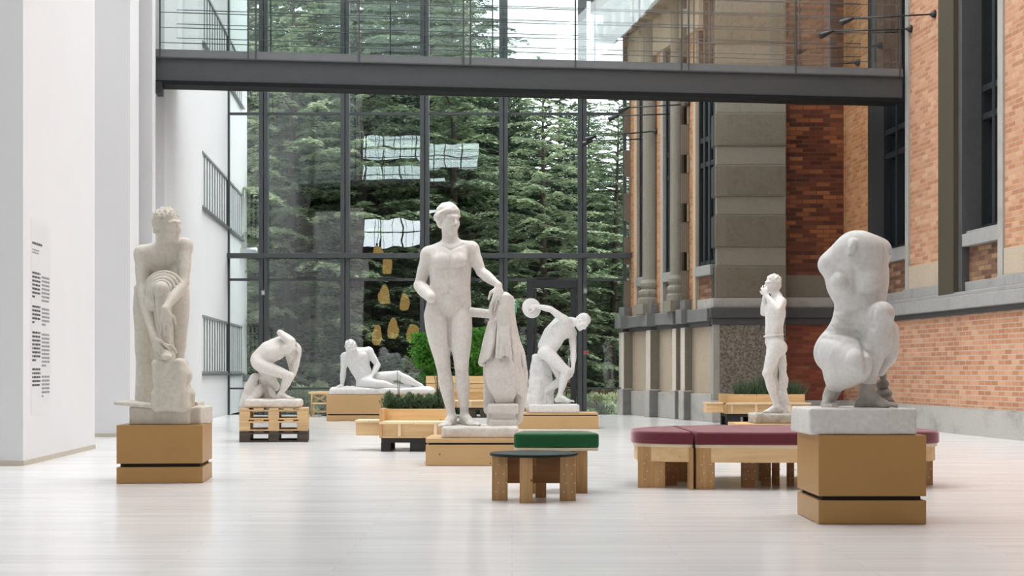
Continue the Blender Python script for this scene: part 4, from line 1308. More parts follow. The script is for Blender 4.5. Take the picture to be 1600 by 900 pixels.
# ---- café table and chair near the glass
YT = 33.0
t = thing('cafe_table', 'small pale cafe table at the glass left of the reclining statue', 'table', (gx(490, YT) + 0.28, YT, 0))
boxes('table_top', 'pine_pale', [(-0.35, 0.42, -0.3, 0.3, 0.53 - 0.03, 0.545)], t, 0.005)
bm = bmesh.new(); tube(bm, [(0.1, 0.1, 0), (0.1, 0.1, 0.5)], 0.03, 10); obj('table_leg', bm, 'steel_black', t, True)
bm = bmesh.new(); lathe(bm, [(0.22, 0.0), (0.22, 0.012), (0.03, 0.03)], 0.1, 0.1, 20); obj('table_foot', bm, 'steel_black', t, True)
YH = 32.2
t = thing('dining_chair', 'bent wooden cafe chair with crossed back near the glass', 'chair', (gx(500.5, YH), YH, 0), 0.25)
for sx in (-1, 1):
    bm = bmesh.new(); tube(bm, [(sx * 0.17, -0.17, 0), (sx * 0.16, -0.16, 0.28)], 0.016, 8); obj('leg', bm, 'pine_upright', t, True)
    bm = bmesh.new(); tube(bm, [(sx * 0.18, 0.2, 0), (sx * 0.17, 0.17, 0.28), (sx * 0.165, 0.2, 0.5)], 0.016, 8); obj('leg', bm, 'pine_upright', t, True)
boxes('seat', 'pine', [(-0.19, 0.19, -0.19, 0.19, 0.28, 0.305)], t, 0.01)
bm = bmesh.new(); tube(bm, [(-0.165, 0.2, 0.48), (0, 0.235, 0.50), (0.165, 0.2, 0.48)], 0.018, 8); obj('top_rail', bm, 'pine_upright', t, True)
bm = bmesh.new(); tube(bm, [(-0.16, 0.18, 0.31), (0.15, 0.205, 0.47)], 0.012, 8); tube(bm, [(0.16, 0.18, 0.31), (-0.15, 0.21, 0.47)], 0.012, 8); obj('cross_back', bm, 'pine_upright', t, True)
bm = bmesh.new(); tube(bm, [(-0.165, -0.165, 0.12), (0.165, -0.165, 0.12)], 0.01, 8); tube(bm, [(-0.17, 0.18, 0.12), (0.17, 0.18, 0.12)], 0.01, 8); obj('stretcher', bm, 'pine_upright', t, True)

# ---- long red bench in three modules
BCX, BCY, BA_, BF, BB_ = gx(1226, 12.85), 12.86, 1.34, 0.49, 1.24
def bench_outline(xa, xb, inset=0.0, n=40):
    "part of the rounded bench outline between world x = xa and xb"
    A = BA_ - inset; Fr = BF - inset; Bk = BB_ - inset
    xs = [xa + (xb - xa) * k / n for k in range(n + 1)]
    def yy(x, r, sg):
        q = max(0.0, 1 - abs((x - BCX) / A) ** 2.3)
        return BCY + sg * r * q ** (1 / 2.3)
    front = [(x, yy(x, Fr, -1)) for x in xs]
    back = [(x, yy(x, Bk, 1)) for x in reversed(xs)]
    pts = front + back
    out = [pts[0]]
    for p in pts[1:]:
        if (Vector(p) - Vector(out[-1])).length > 0.004: out.append(p)
    if (Vector(out[0]) - Vector(out[-1])).length < 0.004: out.pop()
    return out
seam1 = gx(1086, 12.4); seam2 = gx(1362, 12.4)
zc0, zc1 = 0.376, 0.486
def leg_board(parent, x, y, ang, w, th, ztop, mat='pine_leg_shaded', screws=True):
    bm = bmesh.new(); box(bm, -w / 2, w / 2, -th / 2, th / 2, 0.0, ztop, 0.003)
    o = obj('leg', bm, mat, parent); o.location = (x, y, 0); o.rotation_euler = (0, 0, ang)
    if screws:
        for k in range(4):
            for sx in (-0.25, 0.25):
                bm = bmesh.new()
                bmesh.ops.create_cone(bm, cap_ends=True, segments=8, radius1=0.0045, radius2=0.0045, depth=0.004,
                                      matrix=Matrix.Translation((sx * w + 0.02 * (k % 2), -th / 2 - 0.001, ztop * (0.2 + 0.2 * k))) @ Matrix.Rotation(PI / 2, 4, 'X'))
                obj('screw', bm, 'screw', o)
    return o
def bench_module(label, xa, xb, legs):
    t = thing('bench_module', label, 'bench', ((xa + xb) / 2, BCY, 0), 0, 'modules of the red bench')
    ox = (xa + xb) / 2
    loc = lambda pts: [(p[0] - ox, p[1] - BCY) for p in pts]
    cu = loc(bench_outline(max(xa, BCX - BA_ + 0.001), min(xb, BCX + BA_ - 0.001)))
    bm = bmesh.new(); prism(bm, cu, zc0, zc1, 0.022, 4); obj('cushion', bm, 'fabric_red', t, True)
    a2 = max(xa + 0.004, BCX - BA_ + 0.031); b2 = min(xb - 0.004, BCX + BA_ - 0.031)
    fr = loc(bench_outline(a2, b2, 0.02))
    bm = bmesh.new(); prism(bm, fr, 0.350, zc0 + 0.002); obj('plywood_seat', bm, 'plywood_edge', t)
    # curved apron under the front and back rims
    ap = bench_outline(max(xa + 0.012, BCX - BA_ + 0.045), min(xb - 0.012, BCX + BA_ - 0.045), 0.035)
    ap2 = loc(ap)
    bm = bmesh.new()
    n = len(ap2)
    c = Vector((sum(p[0] for p in ap2) / n, sum(p[1] for p in ap2) / n))
    for k in range(n):
        p = Vector(ap2[k]); q = Vector(ap2[(k + 1) % n])
        if (q - p).length < 1e-4: continue
        d = (q - p).normalized(); nn = Vector((-d.y, d.x))
        if nn.dot(c - p) < 0: nn = -nn
        prism(bm, [tuple(p), tuple(q), tuple(q + nn * 0.025), tuple(p + nn * 0.025)], 0.228, 0.350)
    obj('apron', bm, 'pine', t)
    for (px, Y, ang, w, th, mat) in legs:
        leg_board(t, gx(px, Y) - ox, Y - BCY, ang, w, th, 0.35, mat)
    return t
bench_module('left module of the long red-cushioned bench with rounded end', BCX - BA_, seam1 - 0.008,
             ((1018, 12.68, -0.10, 0.235, 0.09, 'pine_leg_shaded'), (1060, 13.35, 0.2, 0.25, 0.09, 'pine_leg_shaded'), (1078.5, 12.52, PI / 2, 0.20, 0.03, 'pine_leg_shaded'), (1046, 12.95, 0.05, 0.13, 0.05, 'apron_brown')))
bench_module('middle module of the long red-cushioned bench, partly behind the right plinth', seam1 + 0.008, seam2 - 0.008,
             ((1102, 12.50, 0, 0.15, 0.09, 'pine_leg_shaded'), (1088, 12.55, PI / 2, 0.2, 0.03, 'pine_leg_shaded'), (1169, 12.7, 0.1, 0.115, 0.06, 'apron_brown'), (1197, 12.85, 0.5, 0.07, 0.05, 'apron_brown'), (1212, 12.9, 0.6, 0.05, 0.05, 'apron_brown'),  # inner legs take a darker brown that includes the shade under the seat
              (1235, 12.85, 0.3, 0.05, 0.05, 'apron_brown'), (1187, 13.5, 0.3, 0.05, 0.08, 'pine_leg_shaded'), (1300, 12.6, 0, 0.2, 0.09, 'pine_leg_shaded'), (1290, 13.6, 0, 0.2, 0.09, 'pine_leg_shaded')))
bench_module('right end of the long red-cushioned bench showing beside the right plinth', seam2 + 0.008, BCX + BA_,
             ((1441, 12.95, 0.3, 0.16, 0.09, 'pine_leg_shaded'), (1385, 12.6, PI / 2, 0.2, 0.03, 'pine_leg_shaded'), (1400, 13.5, 0.0, 0.2, 0.09, 'pine_leg_shaded')))

# ---- green-topped stool and low black-topped table
YS = 12.0
gs = thing('stool', 'stool with dark green cushion standing behind the low black-topped table', 'stool', (gx(868, 12.3), 12.3, 0))
hw = 0.355
outl = []
for (x, y) in ((-hw, -0.26), (hw * 0.1, -0.30), (hw, -0.27), (hw * 0.82, 0.27), (0, 0.30), (-hw * 0.82, 0.27)):
    outl.append((x, y))
def round_outline(pts, r=0.05, seg=5):
    out = []
    n = len(pts)
    for i in range(n):
        p = Vector(pts[i]); a = (Vector(pts[i - 1]) - p).normalized(); b = (Vector(pts[(i + 1) % n]) - p).normalized()
        s, e = p + a * r, p + b * r
        for k in range(seg + 1):
            q = k / seg
            out.append(tuple(s * (1 - q) ** 2 + p * 2 * q * (1 - q) + e * q * q))
    return out
ro = round_outline(outl)
zg1 = gz(677.5, 12.0); zg0 = gz(700.5, 12.0)
bm = bmesh.new(); prism(bm, ro, zg0, zg1, 0.022, 4); obj('cushion', bm, 'fabric_green', gs, True)
bm = bmesh.new(); prism(bm, [(x * 0.985, y * 0.985) for x, y in ro], zg0 - 0.022, zg0 + 0.002); obj('plywood_seat', bm, 'plywood_edge', gs)
ztl = zg0 - 0.022
for (x, y, a) in ((0.205, -0.19, 0.0), (0.2, 0.17, 0.0), (-0.22, -0.17, 0.0), (-0.22, 0.17, 0.0)):
    leg_board(gs, x, y, a, 0.10, 0.09, ztl, 'pine_leg_shaded', False)
boxes('apron', 'apron_brown', [(-0.26, 0.26, -0.155, -0.13, ztl - 0.12, ztl)], gs, 0.003)

YL = 11.45
tb = thing('low_table', 'low round table with black linoleum top and stout wooden legs', 'table', (gx(834, YL), YL, 0))
zl = gz(710.5, 11.15)
bm = bmesh.new()
lathe(bm, [(0.338, zl - 0.022), (0.343, zl - 0.016), (0.343, zl - 0.004), (0.338, zl)], 0, 0, 64); o = obj('table_top', bm, 'lino_black', tb)
zu = zl - 0.022
for (px, Y, a, w, th) in ((781, 11.42, 0.0, 0.122, 0.09), (822, 11.2, 0.0, 0.098, 0.07), (887, 11.40, 0.0, 0.122, 0.09), (845, 11.68, 0.0, 0.085, 0.10)):
    leg_board(tb, gx(px, Y) - tb.location.x, Y - YL, a, w, th, zu, 'pine_leg_shaded', px in (781, 887))
boxes('apron', 'apron_brown', [(-0.26, 0.26, 0.10, 0.13, zu - 0.225, zu - 0.001)], tb, 0.003)
boxes('apron', 'apron_brown', [(-0.015, 0.015, -0.2, 0.2, zu - 0.10, zu - 0.001)], tb, 0.003)
# ================================================================== STATUES (distance fields turned into meshes)
def V3(*a): return np.array(a, float)
def unit(v):
    v = np.asarray(v, float); return v / (np.linalg.norm(v) + 1e-12)
def perp(v, ref):
    "part of ref that is square to v"
    v = unit(v); r = np.asarray(ref, float) - v * np.dot(v, ref); return unit(r)

class Field:
    def __init__(s): s.pr = []; s.post = []
    def add(s, fn, lo, hi, k, op='u'): s.pr.append((fn, np.minimum(lo, hi), np.maximum(lo, hi), k, op))
    def limb(s, pts, radii, k=0.02, op='u', flat=None, fr=1.0):
        "tapered tube through pts; radii may be a finer list than pts; flat = direction squeezed by 1/fr"
        P = [np.asarray(p, float) for p in pts]
        seg = np.array([np.linalg.norm(b - a) for a, b in zip(P, P[1:])]); cum = np.concatenate([[0], np.cumsum(seg)]); tot = cum[-1]
        rad = np.atleast_1d(np.asarray(radii, float))
        if len(rad) == 1: rad = np.repeat(rad, 2)
        rx = np.linspace(0, 1, len(rad))
        mr = rad.max() * max(1.0, fr)
        lo = np.min(P, 0) - mr; hi = np.max(P, 0) + mr
        fl = None if flat is None else unit(flat)
        def fn(p):
            best = None
            for i, (a, b) in enumerate(zip(P, P[1:])):
                ba = b - a; pa = p - a
                t = np.clip((pa @ ba) / (ba @ ba + 1e-12), 0, 1)
                q = pa - t[..., None] * ba
                if fl is not None:
                    q = q + (q @ fl)[..., None] * fl * (1.0 / fr - 1.0)
                r = np.interp((cum[i] + t * seg[i]) / tot, rx, rad)
                d = np.sqrt((q * q).sum(-1)) - r
                best = d if best is None else np.minimum(best, d)
            return best
        s.add(fn, lo, hi, k, op)
    def ell(s, c, r, ax=None, k=0.03, op='u'):
        c = np.asarray(c, float); r = np.asarray(r, float)
        A = np.eye(3) if ax is None else np.array([unit(a) for a in ax])
        m = np.abs(A.T * r).sum(1) if ax is not None else r
        def fn(p):
            q = (p - c) @ A.T
            k0 = np.sqrt(((q / r) ** 2).sum(-1)); k1 = np.sqrt(((q / (r * r)) ** 2).sum(-1)) + 1e-9
            return np.where(k0 < 1e-6, -r.min(), k0 * (k0 - 1) / k1)
        s.add(fn, c - m, c + m, k, op)
    def ball(s, c, r, k=0.02, op='u'): s.ell(c, (r, r, r), None, k, op)
    def box(s, c, h, ax=None, rnd=0.02, k=0.01, op='u'):
        c = np.asarray(c, float); h = np.asarray(h, float)
        A = np.eye(3) if ax is None else np.array([unit(a) for a in ax])
        m = np.abs(A.T * h).sum(1)
        def fn(p):
            q = np.abs((p - c) @ A.T) - (h - rnd)
            return np.sqrt((np.maximum(q, 0) ** 2).sum(-1)) + np.minimum(q.max(-1), 0) - rnd
        s.add(fn, c - m, c + m, k, op)
    def rev(s, base, prof, k=0.01):
        "solid of revolution about a vertical axis: prof = (z, r) pairs"
        base = np.asarray(base, float); zs = np.array([q[0] for q in prof]); rs = np.array([q[1] for q in prof])
        R = rs.max()
        def fn(p):
            q = p - base
            rho = np.sqrt(q[..., 0] ** 2 + q[..., 1] ** 2)
            r = np.interp(q[..., 2], zs, rs)
            return np.maximum((rho - r) * 0.8, np.maximum(zs[0] - q[..., 2], q[..., 2] - zs[-1]))
        s.add(fn, base + V3(-R, -R, zs[0]), base + V3(R, R, zs[-1]), k)
    def rough(s, fn): s.post.append(fn)
    def val(s, p):
        D = np.full(len(p), 1.0)
        for fn, a, b, k, op in s.pr:
            d = fn(p)
            if op == 'u':
                h = np.maximum(k - np.abs(D - d), 0) / k; D = np.minimum(D, d) - h * h * k * 0.25
            else:
                h = np.maximum(k - np.abs(D + d), 0) / k; D = np.maximum(D, -d) + h * h * k * 0.25
        return D
    def front(s, q, px, py, lo=-0.6, hi=0.6):
        "first point of the solid on the side the camera sees, at the measured column and row"
        dy = np.linspace(lo, hi, 241)
        P = np.array([q(px, py, d) for d in dy])
        i = np.argmax(s.val(P) < 0)
        return P[i]
    def crease(s, q, pts, r=0.006, k=0.02, depth=0.0, op='s'):
        "groove (or ridge) laid along the visible surface"
        s.limb([s.front(q, a, b) + V3(0, depth, 0) for a, b in pts], r, k, op)
    def mesh(s, name, mat, vox, parent=None, origin=(0, 0, 0), pad=None, zmin=None):
        lo = np.min([p[1] for p in s.pr if p[4] == 'u'], 0) - vox * 4; hi = np.max([p[2] for p in s.pr if p[4] == 'u'], 0) + vox * 4
        n = np.ceil((hi - lo) / vox).astype(int) + 1
        D = np.full(n, 1.0, np.float32)
        ax = [lo[i] + vox * np.arange(n[i]) for i in range(3)]
        for fn, a, b, k, op in s.pr:
            m = max(k, 3 * vox) + vox
            i0 = np.clip(np.floor((a - m - lo) / vox).astype(int), 0, n - 1); i1 = np.clip(np.ceil((b + m - lo) / vox).astype(int) + 1, 1, n)
            if np.any(i1 <= i0): continue
            g = np.stack(np.meshgrid(ax[0][i0[0]:i1[0]], ax[1][i0[1]:i1[1]], ax[2][i0[2]:i1[2]], indexing='ij'), -1)
            d = fn(g).astype(np.float32)
            sl = tuple(slice(i0[q], i1[q]) for q in range(3))
            e = D[sl]
            if op == 'u':
                h = np.maximum(k - np.abs(e - d), 0) / k
                D[sl] = np.minimum(e, d) - h * h * k * 0.25
            elif op == 's':
                h = np.maximum(k - np.abs(e + d), 0) / k
                D[sl] = np.maximum(e, -d) + h * h * k * 0.25
        if s.post:
            idx = np.argwhere(np.abs(D) < 0.12)
            pts = lo + idx * vox
            add = np.zeros(len(pts))
            for f in s.post: add += f(pts)
            D[idx[:, 0], idx[:, 1], idx[:, 2]] += add.astype(np.float32)
        if zmin is not None:
            zz_ = ax[2]
            D = np.maximum(D, (zmin - zz_)[None, None, :].astype(np.float32))
        D[0] = D[-1] = 1; D[:, 0] = D[:, -1] = 1; D[:, :, 0] = D[:, :, -1] = 1
        return nets(name, D, lo, vox, mat, parent, origin)

def nets(name, D, lo, vox, mat, parent, origin):
    "surface nets"
    S = D < 0
    nx, ny, nz = D.shape
    cnt = np.zeros((nx - 1, ny - 1, nz - 1), np.uint8)
    offs = [(i, j, k) for i in (0, 1) for j in (0, 1) for k in (0, 1)]
    for i, j, k in offs: cnt += S[i:nx - 1 + i, j:ny - 1 + j, k:nz - 1 + k]
    act = (cnt > 0) & (cnt < 8)
    idx = np.argwhere(act)
    vid = np.full(act.shape, -1, np.int32); vid[act] = np.arange(len(idx))
    c = {o: D[idx[:, 0] + o[0], idx[:, 1] + o[1], idx[:, 2] + o[2]].astype(float) for o in offs}
    acc = np.zeros((len(idx), 3)); num = np.zeros(len(idx))
    for o in offs:
        for a in range(3):
            if o[a]: continue
            q = list(o); q[a] = 1; q = tuple(q)
            d0, d1 = c[o], c[q]
            cr = (d0 < 0) != (d1 < 0)
            t = np.where(cr, d0 / np.where(cr, d0 - d1, 1), 0)
            p = np.tile(np.array(o, float), (len(idx), 1)); p[:, a] = t
            acc += p * cr[:, None]; num += cr
    co = lo + (idx + acc / num[:, None]) * vox - np.asarray(origin, float)
    quads = []
    for a in range(3):
        b, e = (a + 1) % 3, (a + 2) % 3
        s0 = [slice(None)] * 3; s1 = [slice(None)] * 3
        s0[a] = slice(0, -1); s1[a] = slice(1, None)
        A, B = S[tuple(s0)], S[tuple(s1)]
        ed = np.argwhere(A != B)
        ed = ed[(ed[:, b] > 0) & (ed[:, e] > 0)]
        inn = A[ed[:, 0], ed[:, 1], ed[:, 2]]
        def vi(db, de):
            q = ed.copy(); q[:, b] -= db; q[:, e] -= de
            return vid[q[:, 0], q[:, 1], q[:, 2]]
        Q = np.stack([vi(1, 1), vi(0, 1), vi(0, 0), vi(1, 0)], 1)
        Q[~inn] = Q[~inn][:, ::-1]
        quads.append(Q)
    Q = np.concatenate(quads)
    # relax a little along the neighbours to take the stair steps out
    for it in range(2):
        sm = np.zeros_like(co); dg = np.zeros(len(co))
        for a, b in ((0, 1), (1, 2), (2, 3), (3, 0)):
            np.add.at(sm, Q[:, a], co[Q[:, b]]); np.add.at(sm, Q[:, b], co[Q[:, a]])
            dg += np.bincount(Q[:, a], minlength=len(co)) + np.bincount(Q[:, b], minlength=len(co))
        co = co * 0.5 + 0.5 * sm / np.maximum(dg, 1)[:, None]
    me = bpy.data.meshes.new(name)
    me.vertices.add(len(co)); me.vertices.foreach_set('co', co.astype(np.float32).reshape(-1))
    me.loops.add(len(Q) * 4); me.loops.foreach_set('vertex_index', Q.astype(np.int32).reshape(-1))
    me.polygons.add(len(Q))
    me.polygons.foreach_set('loop_start', np.arange(0, len(Q) * 4, 4, dtype=np.int32))
    me.polygons.foreach_set('loop_total', np.full(len(Q), 4, np.int32))
    me.update(calc_edges=True)
    return link(name, me, mat, parent, True)

def lumps(freq, amp, seed):
    rg = np.random.default_rng(seed)
    ds = rand_dirs(rg, 7); ph = rg.uniform(0, 6.28, 7); fr = freq * rg.uniform(0.6, 1.7, 7)
    def f(p):
        v = 0
        for d, q, w in zip(ds, ph, fr): v = v + np.sin((p @ d) * w + q)
        return amp * v / 3.0
    return f

# ---------------------------------------------------------------- anatomy
def hand(S, w, d, nrm, u=1.0, curl=0.35, thumb=1, spread=0.12):
    "hand from wrist w along d; nrm points out of the back of the hand"
    d = unit(d); nrm = perp(d, nrm); sd = np.cross(d, nrm)
    S.limb([w, w + d * 0.035 * u], [0.027 * u, 0.03 * u], 0.02, flat=nrm, fr=0.75)
    S.ell(w + d * 0.06 * u, (0.050 * u, 0.042 * u, 0.019 * u), (d, sd, nrm), 0.015)
    for i, (o, ln) in enumerate(((-0.031, 0.92), (-0.0105, 1.05), (0.0105, 1.0), (0.031, 0.8))):
        o *= thumb
        b = w + d * (0.093 - 0.012 * abs(i - 1.3) / 1.3) * u + sd * o * u
        dd = unit(d + sd * o / 0.031 * spread)
        a = 0.0; p = b - d * 0.015 * u; pts = [p]
        for k, sl in enumerate((0.05, 0.03, 0.024)):
            a += curl * (0.55 if k == 0 else 1.0)
            p = p + (dd * math.cos(a) - nrm * math.sin(a)) * (sl * ln + (0.015 if k == 0 else 0)) * u
            pts.append(p)
        S.limb(pts, [0.0105 * u, 0.0098 * u, 0.009 * u, 0.0075 * u], 0.006)
    b = w + d * 0.025 * u - sd * thumb * 0.03 * u
    t1 = unit(d * 0.75 - sd * thumb * 0.62 - nrm * 0.25); t2 = unit(d * 0.95 - sd * thumb * 0.2 - nrm * 0.3)
    S.limb([w + d * 0.02 * u, b + t1 * 0.04 * u, b + t1 * 0.04 * u + t2 * 0.032 * u, b + t1 * 0.04 * u + t2 * 0.055 * u], [0.017 * u, 0.0135 * u, 0.0115 * u, 0.009 * u], 0.012)

def foot(S, a, d, u=1.0, up=(0, 0, 1), bend=0.0, toes=True, side=1):
    "foot under ankle a pointing along d; bend lifts the heel (toes stay flat)"
    up = unit(up); d = perp(up, d); sd = np.cross(up, d) * side
    heel = a - d * 0.035 * u - up * 0.045 * u
    ball = a + d * 0.125 * u - up * 0.058 * u
    S.ell(heel, (0.036 * u, 0.032 * u, 0.036 * u), (d, sd, up), 0.03)
    S.limb([a, a + d * 0.06 * u - up * 0.022 * u, ball], [0.036 * u, 0.034 * u, 0.026 * u], 0.03, flat=sd, fr=1.15)
    S.limb([heel, ball + sd * 0.012 * u], [0.03 * u, 0.026 * u, 0.024 * u], 0.025)
    S.ell(ball, (0.04 * u, 0.044 * u, 0.022 * u), (d, sd, up), 0.02)
    S.ball(a + sd * 0.03 * u, 0.016 * u, 0.02); S.ball(a - sd * 0.03 * u, 0.016 * u, 0.02)
    if toes:
        for i in range(5):
            o = 0.034 - 0.0175 * i
            b = ball + d * (0.02 - 0.009 * max(0, i - 0.5)) * u + sd * o * u
            ln = (0.052, 0.046, 0.04, 0.033, 0.026)[i] * u
            r = (0.0145, 0.0105, 0.01, 0.0095, 0.009)[i] * u
            S.limb([b, b + d * ln * 0.6 + up * 0.004 * u, b + d * ln - up * 0.006 * u], [r, r * 0.92, r * 0.95], 0.007)

def head(S, c, f, up, u=1.0, beard=False):
    f = unit(f); up = perp(f, up); r = np.cross(f, up)
    P = lambda x, y, z: c + (r * x + f * y + up * z) * u
    E = lambda p, q, k=0.02, op='u': S.ell(p, tuple(v * u for v in q), (r, f, up), k * u, op)
    E(P(0, -0.012, 0.022), (0.076, 0.094, 0.088))
    E(P(0, 0.028, -0.045), (0.058, 0.064, 0.078), 0.03)
    E(P(0, 0.020, -0.080), (0.046, 0.062, 0.040), 0.03)
    S.ball(P(0, 0.076, -0.105), 0.021 * u, 0.025 * u)
    for q in (-1, 1):
        E(P(q * 0.040, 0.058, -0.042), (0.026, 0.026, 0.03), 0.025)
        E(P(q * 0.033, 0.100, -0.004), (0.020, 0.015, 0.013), 0.014, 's')
        E(P(q * 0.033, 0.076, -0.006), (0.015, 0.013, 0.010), 0.005)
        S.limb([P(q * 0.012, 0.090, 0.014), P(q * 0.036, 0.086, 0.020), P(q * 0.056, 0.066, 0.010)], [0.009 * u, 0.009 * u, 0.007 * u], 0.012 * u)
        E(P(q * 0.075, -0.012, -0.014), (0.011, 0.021, 0.033), 0.008)
        E(P(q * 0.084, -0.006, -0.012), (0.006, 0.010, 0.016), 0.006, 's')
        S.ball(P(q * 0.012, 0.100, -0.040), 0.010 * u, 0.008 * u)
    S.limb([P(0, 0.086, 0.016), P(0, 0.098, -0.012), P(0, 0.113, -0.038)], [0.0095 * u, 0.010 * u, 0.0125 * u], 0.010 * u)
    S.limb([P(-0.020, 0.084, -0.068), P(0, 0.096, -0.065), P(0.020, 0.084, -0.068)], [0.005 * u, 0.0095 * u, 0.005 * u], 0.007 * u)
    S.limb([P(-0.017, 0.083, -0.079), P(0, 0.093, -0.080), P(0.017, 0.083, -0.079)], [0.005 * u, 0.0095 * u, 0.005 * u], 0.007 * u)
    S.limb([P(-0.022, 0.092, -0.0725), P(0.022, 0.092, -0.0725)], [0.003 * u, 0.003 * u], 0.004 * u, 's')
    return P

def hair(name, mat, c, f, up, u, vox, parent, origin, amp=0.007, freq=210, seed=1, bun=False, low=0.0, size=1.0):
    f = unit(f); up = perp(f, up); r = np.cross(f, up)
    P = lambda x, y, z: c + (r * x + f * y + up * z) * u
    S = Field()
    S.ell(P(0, -0.018, 0.030), (0.086 * u * size, 0.100 * u * size, 0.094 * u * size), (r, f, up), 0.02)
    S.ell(P(0, -0.055, -0.03 - low), (0.066 * u * size, 0.058 * u * size, 0.060 * u), (r, f, up), 0.03)
    if bun:
        S.ell(P(0, -0.122, 0.0), (0.044 * u, 0.040 * u, 0.040 * u), (r, f, up), 0.02)
        for q in (-1, 1):
            S.limb([P(q * 0.055, 0.052, 0.055), P(q * 0.086, 0.0, 0.02), P(q * 0.06, -0.09, 0.0)], [0.016 * u, 0.026 * u, 0.022 * u], 0.03)
    # face opening
    S.box(P(0, 0.135, -0.06), (0.2 * u, 0.105 * u, 0.115 * u), (r, f, up), 0.03 * u, 0.02, 's')
    for q in (-1, 1):
        S.ell(P(q * 0.088, 0.0, -0.022), (0.03 * u, 0.032 * u, 0.040 * u), (r, f, up), 0.01, 's')
    S.rough(lumps(freq / u, amp * u, seed))
    return S.mesh(name, mat, vox, parent, origin)

def torso(S, j, F, u=1.0, sex='m', wide=1.0, soft=False):
    "j: pel, che, nk, sA, sB, hA, hB; F = rough forward of the chest"
    che, pel, nk = j['che'], j['pel'], j['nk']
    X = unit(j['sB'] - j['sA']); Z = perp(X, nk - che); Y = np.cross(Z, X)
    if np.dot(Y, F) < 0: Y = -Y
    X2 = unit(j['hB'] - j['hA']); 
    if np.dot(X2, X) < 0: X2 = -X2
    Fp = j.get('Fp', F)
    Z2 = perp(X2, che - pel); Y2 = np.cross(Z2, X2)
    if np.dot(Y2, Fp) < 0: Y2 = -Y2
    mid = che * 0.42 + pel * 0.58
    Xm, Ym = unit(X + X2), unit(Y + Y2); Zm = unit(che - pel)
    m = sex == 'm'
    S.ell(che, ((0.158 if m else 0.142) * u * wide, 0.112 * u, 0.185 * u), (X, Y, Z), 0.03)
    S.ell(che + Z * 0.085 * u, (0.165 * u * wide, 0.085 * u, 0.085 * u), (X, Y, Z), 0.05)
    S.limb([che, mid, pel], [0.115 * u, 0.112 * u, 0.106 * u, 0.110 * u, 0.112 * u] if m else [0.105 * u, 0.100 * u, 0.096 * u, 0.108 * u, 0.118 * u], 0.05, flat=Xm, fr=1.2)
    S.ell(mid + Ym * 0.018 * u, (0.118 * u, 0.090 * u, 0.13 * u), (Xm, Ym, Zm), 0.04)
    S.ell(pel, ((0.150 if m else 0.158) * u, 0.105 * u, 0.105 * u), (X2, Y2, Z2), 0.04)
    if m and soft:
        for q in (-1, 1):
            S.ell(che + X * q * 0.072 * u + Y * 0.062 * u + Z * 0.05 * u, (0.078 * u, 0.040 * u, 0.065 * u), (X, Y, Z), 0.05)
            S.ell(mid + Xm * q * 0.06 * u + Ym * 0.02 * u, (0.075 * u, 0.085 * u, 0.14 * u), (Xm, Ym, Zm), 0.05)
    elif m:
        for q in (-1, 1):
            S.ell(che + X * q * 0.074 * u + Y * 0.078 * u + Z * 0.055 * u, (0.078 * u, 0.040 * u, 0.062 * u), (X, Y, Z), 0.025)
            S.ell(che + X * q * 0.115 * u - Y * 0.02 * u + Z * 0.0 * u, (0.050 * u, 0.075 * u, 0.12 * u), (X, Y, Z), 0.04)
            for k, (dz, rz_) in enumerate(((-0.085, 0.032), (-0.145, 0.032), (-0.20, 0.034))):
                b = che + (mid - che) * min(1.0, -dz / 0.17) + Z * (-0.02 * u)
                S.ell(b + Xm * q * 0.036 * u + Ym * 0.088 * u, (0.034 * u, 0.022 * u, rz_ * u), (Xm, Ym, Zm), 0.02)
    else:
        for q in (-1, 1):
            S.ell(che + X * q * 0.078 * u + Y * 0.085 * u + Z * 0.012 * u, (0.060 * u, 0.058 * u, 0.060 * u), (X, Y, Z), 0.03)
            S.ball(che + X * q * 0.084 * u + Y * 0.140 * u + Z * 0.006 * u, 0.010 * u, 0.012)
    # centre line, navel, hollows over the collar bones
    if not soft: S.limb([che + Y * 0.125 * u + Z * 0.1 * u, che + Y * 0.128 * u - Z * 0.04 * u, mid + Ym * 0.122 * u], [0.010 * u, 0.010 * u, 0.008 * u], 0.03, 's')
    S.ball(mid * 0.72 + pel * 0.28 + Ym * 0.117 * u, 0.010 * u, 0.012, 's')
    for q, s in ((-1, j['sA']), (1, j['sB'])):
        S.limb([nk - Z * 0.01 * u - Y * 0.015 * u, s], [0.058 * u, 0.050 * u, 0.045 * u], 0.04)
        S.limb([che + Z * 0.10 * u, s], [0.08 * u, 0.064 * u], 0.05)
        S.limb([nk + Y * 0.045 * u - Z * 0.02 * u, s + Y * 0.025 * u], [0.016 * u, 0.014 * u], 0.02)
    for h in (j['hA'], j['hB']):
        S.ell(h - Y2 * 0.060 * u - Z2 * 0.02 * u, (0.085 * u, 0.082 * u, 0.092 * u), (X2, Y2, Z2), 0.035)
    return X, Y, Z

def arm(S, s, e, w, u=1.0, k=0.02, fem=False, elbow=True):
    g = 0.9 if fem else 1.0
    ax = unit(e - s)
    S.ell(s + ax * 0.02 * u, (0.064 * u * g, 0.060 * u * g, 0.075 * u * g), (perp(ax, (1, 0.2, 0.1)), np.cross(ax, perp(ax, (1, 0.2, 0.1))), ax), 0.03)
    S.limb([s, e], [0.054 * u * g, 0.056 * u * g, 0.055 * u * g, 0.048 * u * g, 0.040 * u * g], k)
    S.limb([e, w], [0.041 * u * g, 0.047 * u * g, 0.043 * u * g, 0.034 * u * g, 0.027 * u * g], 0.018)

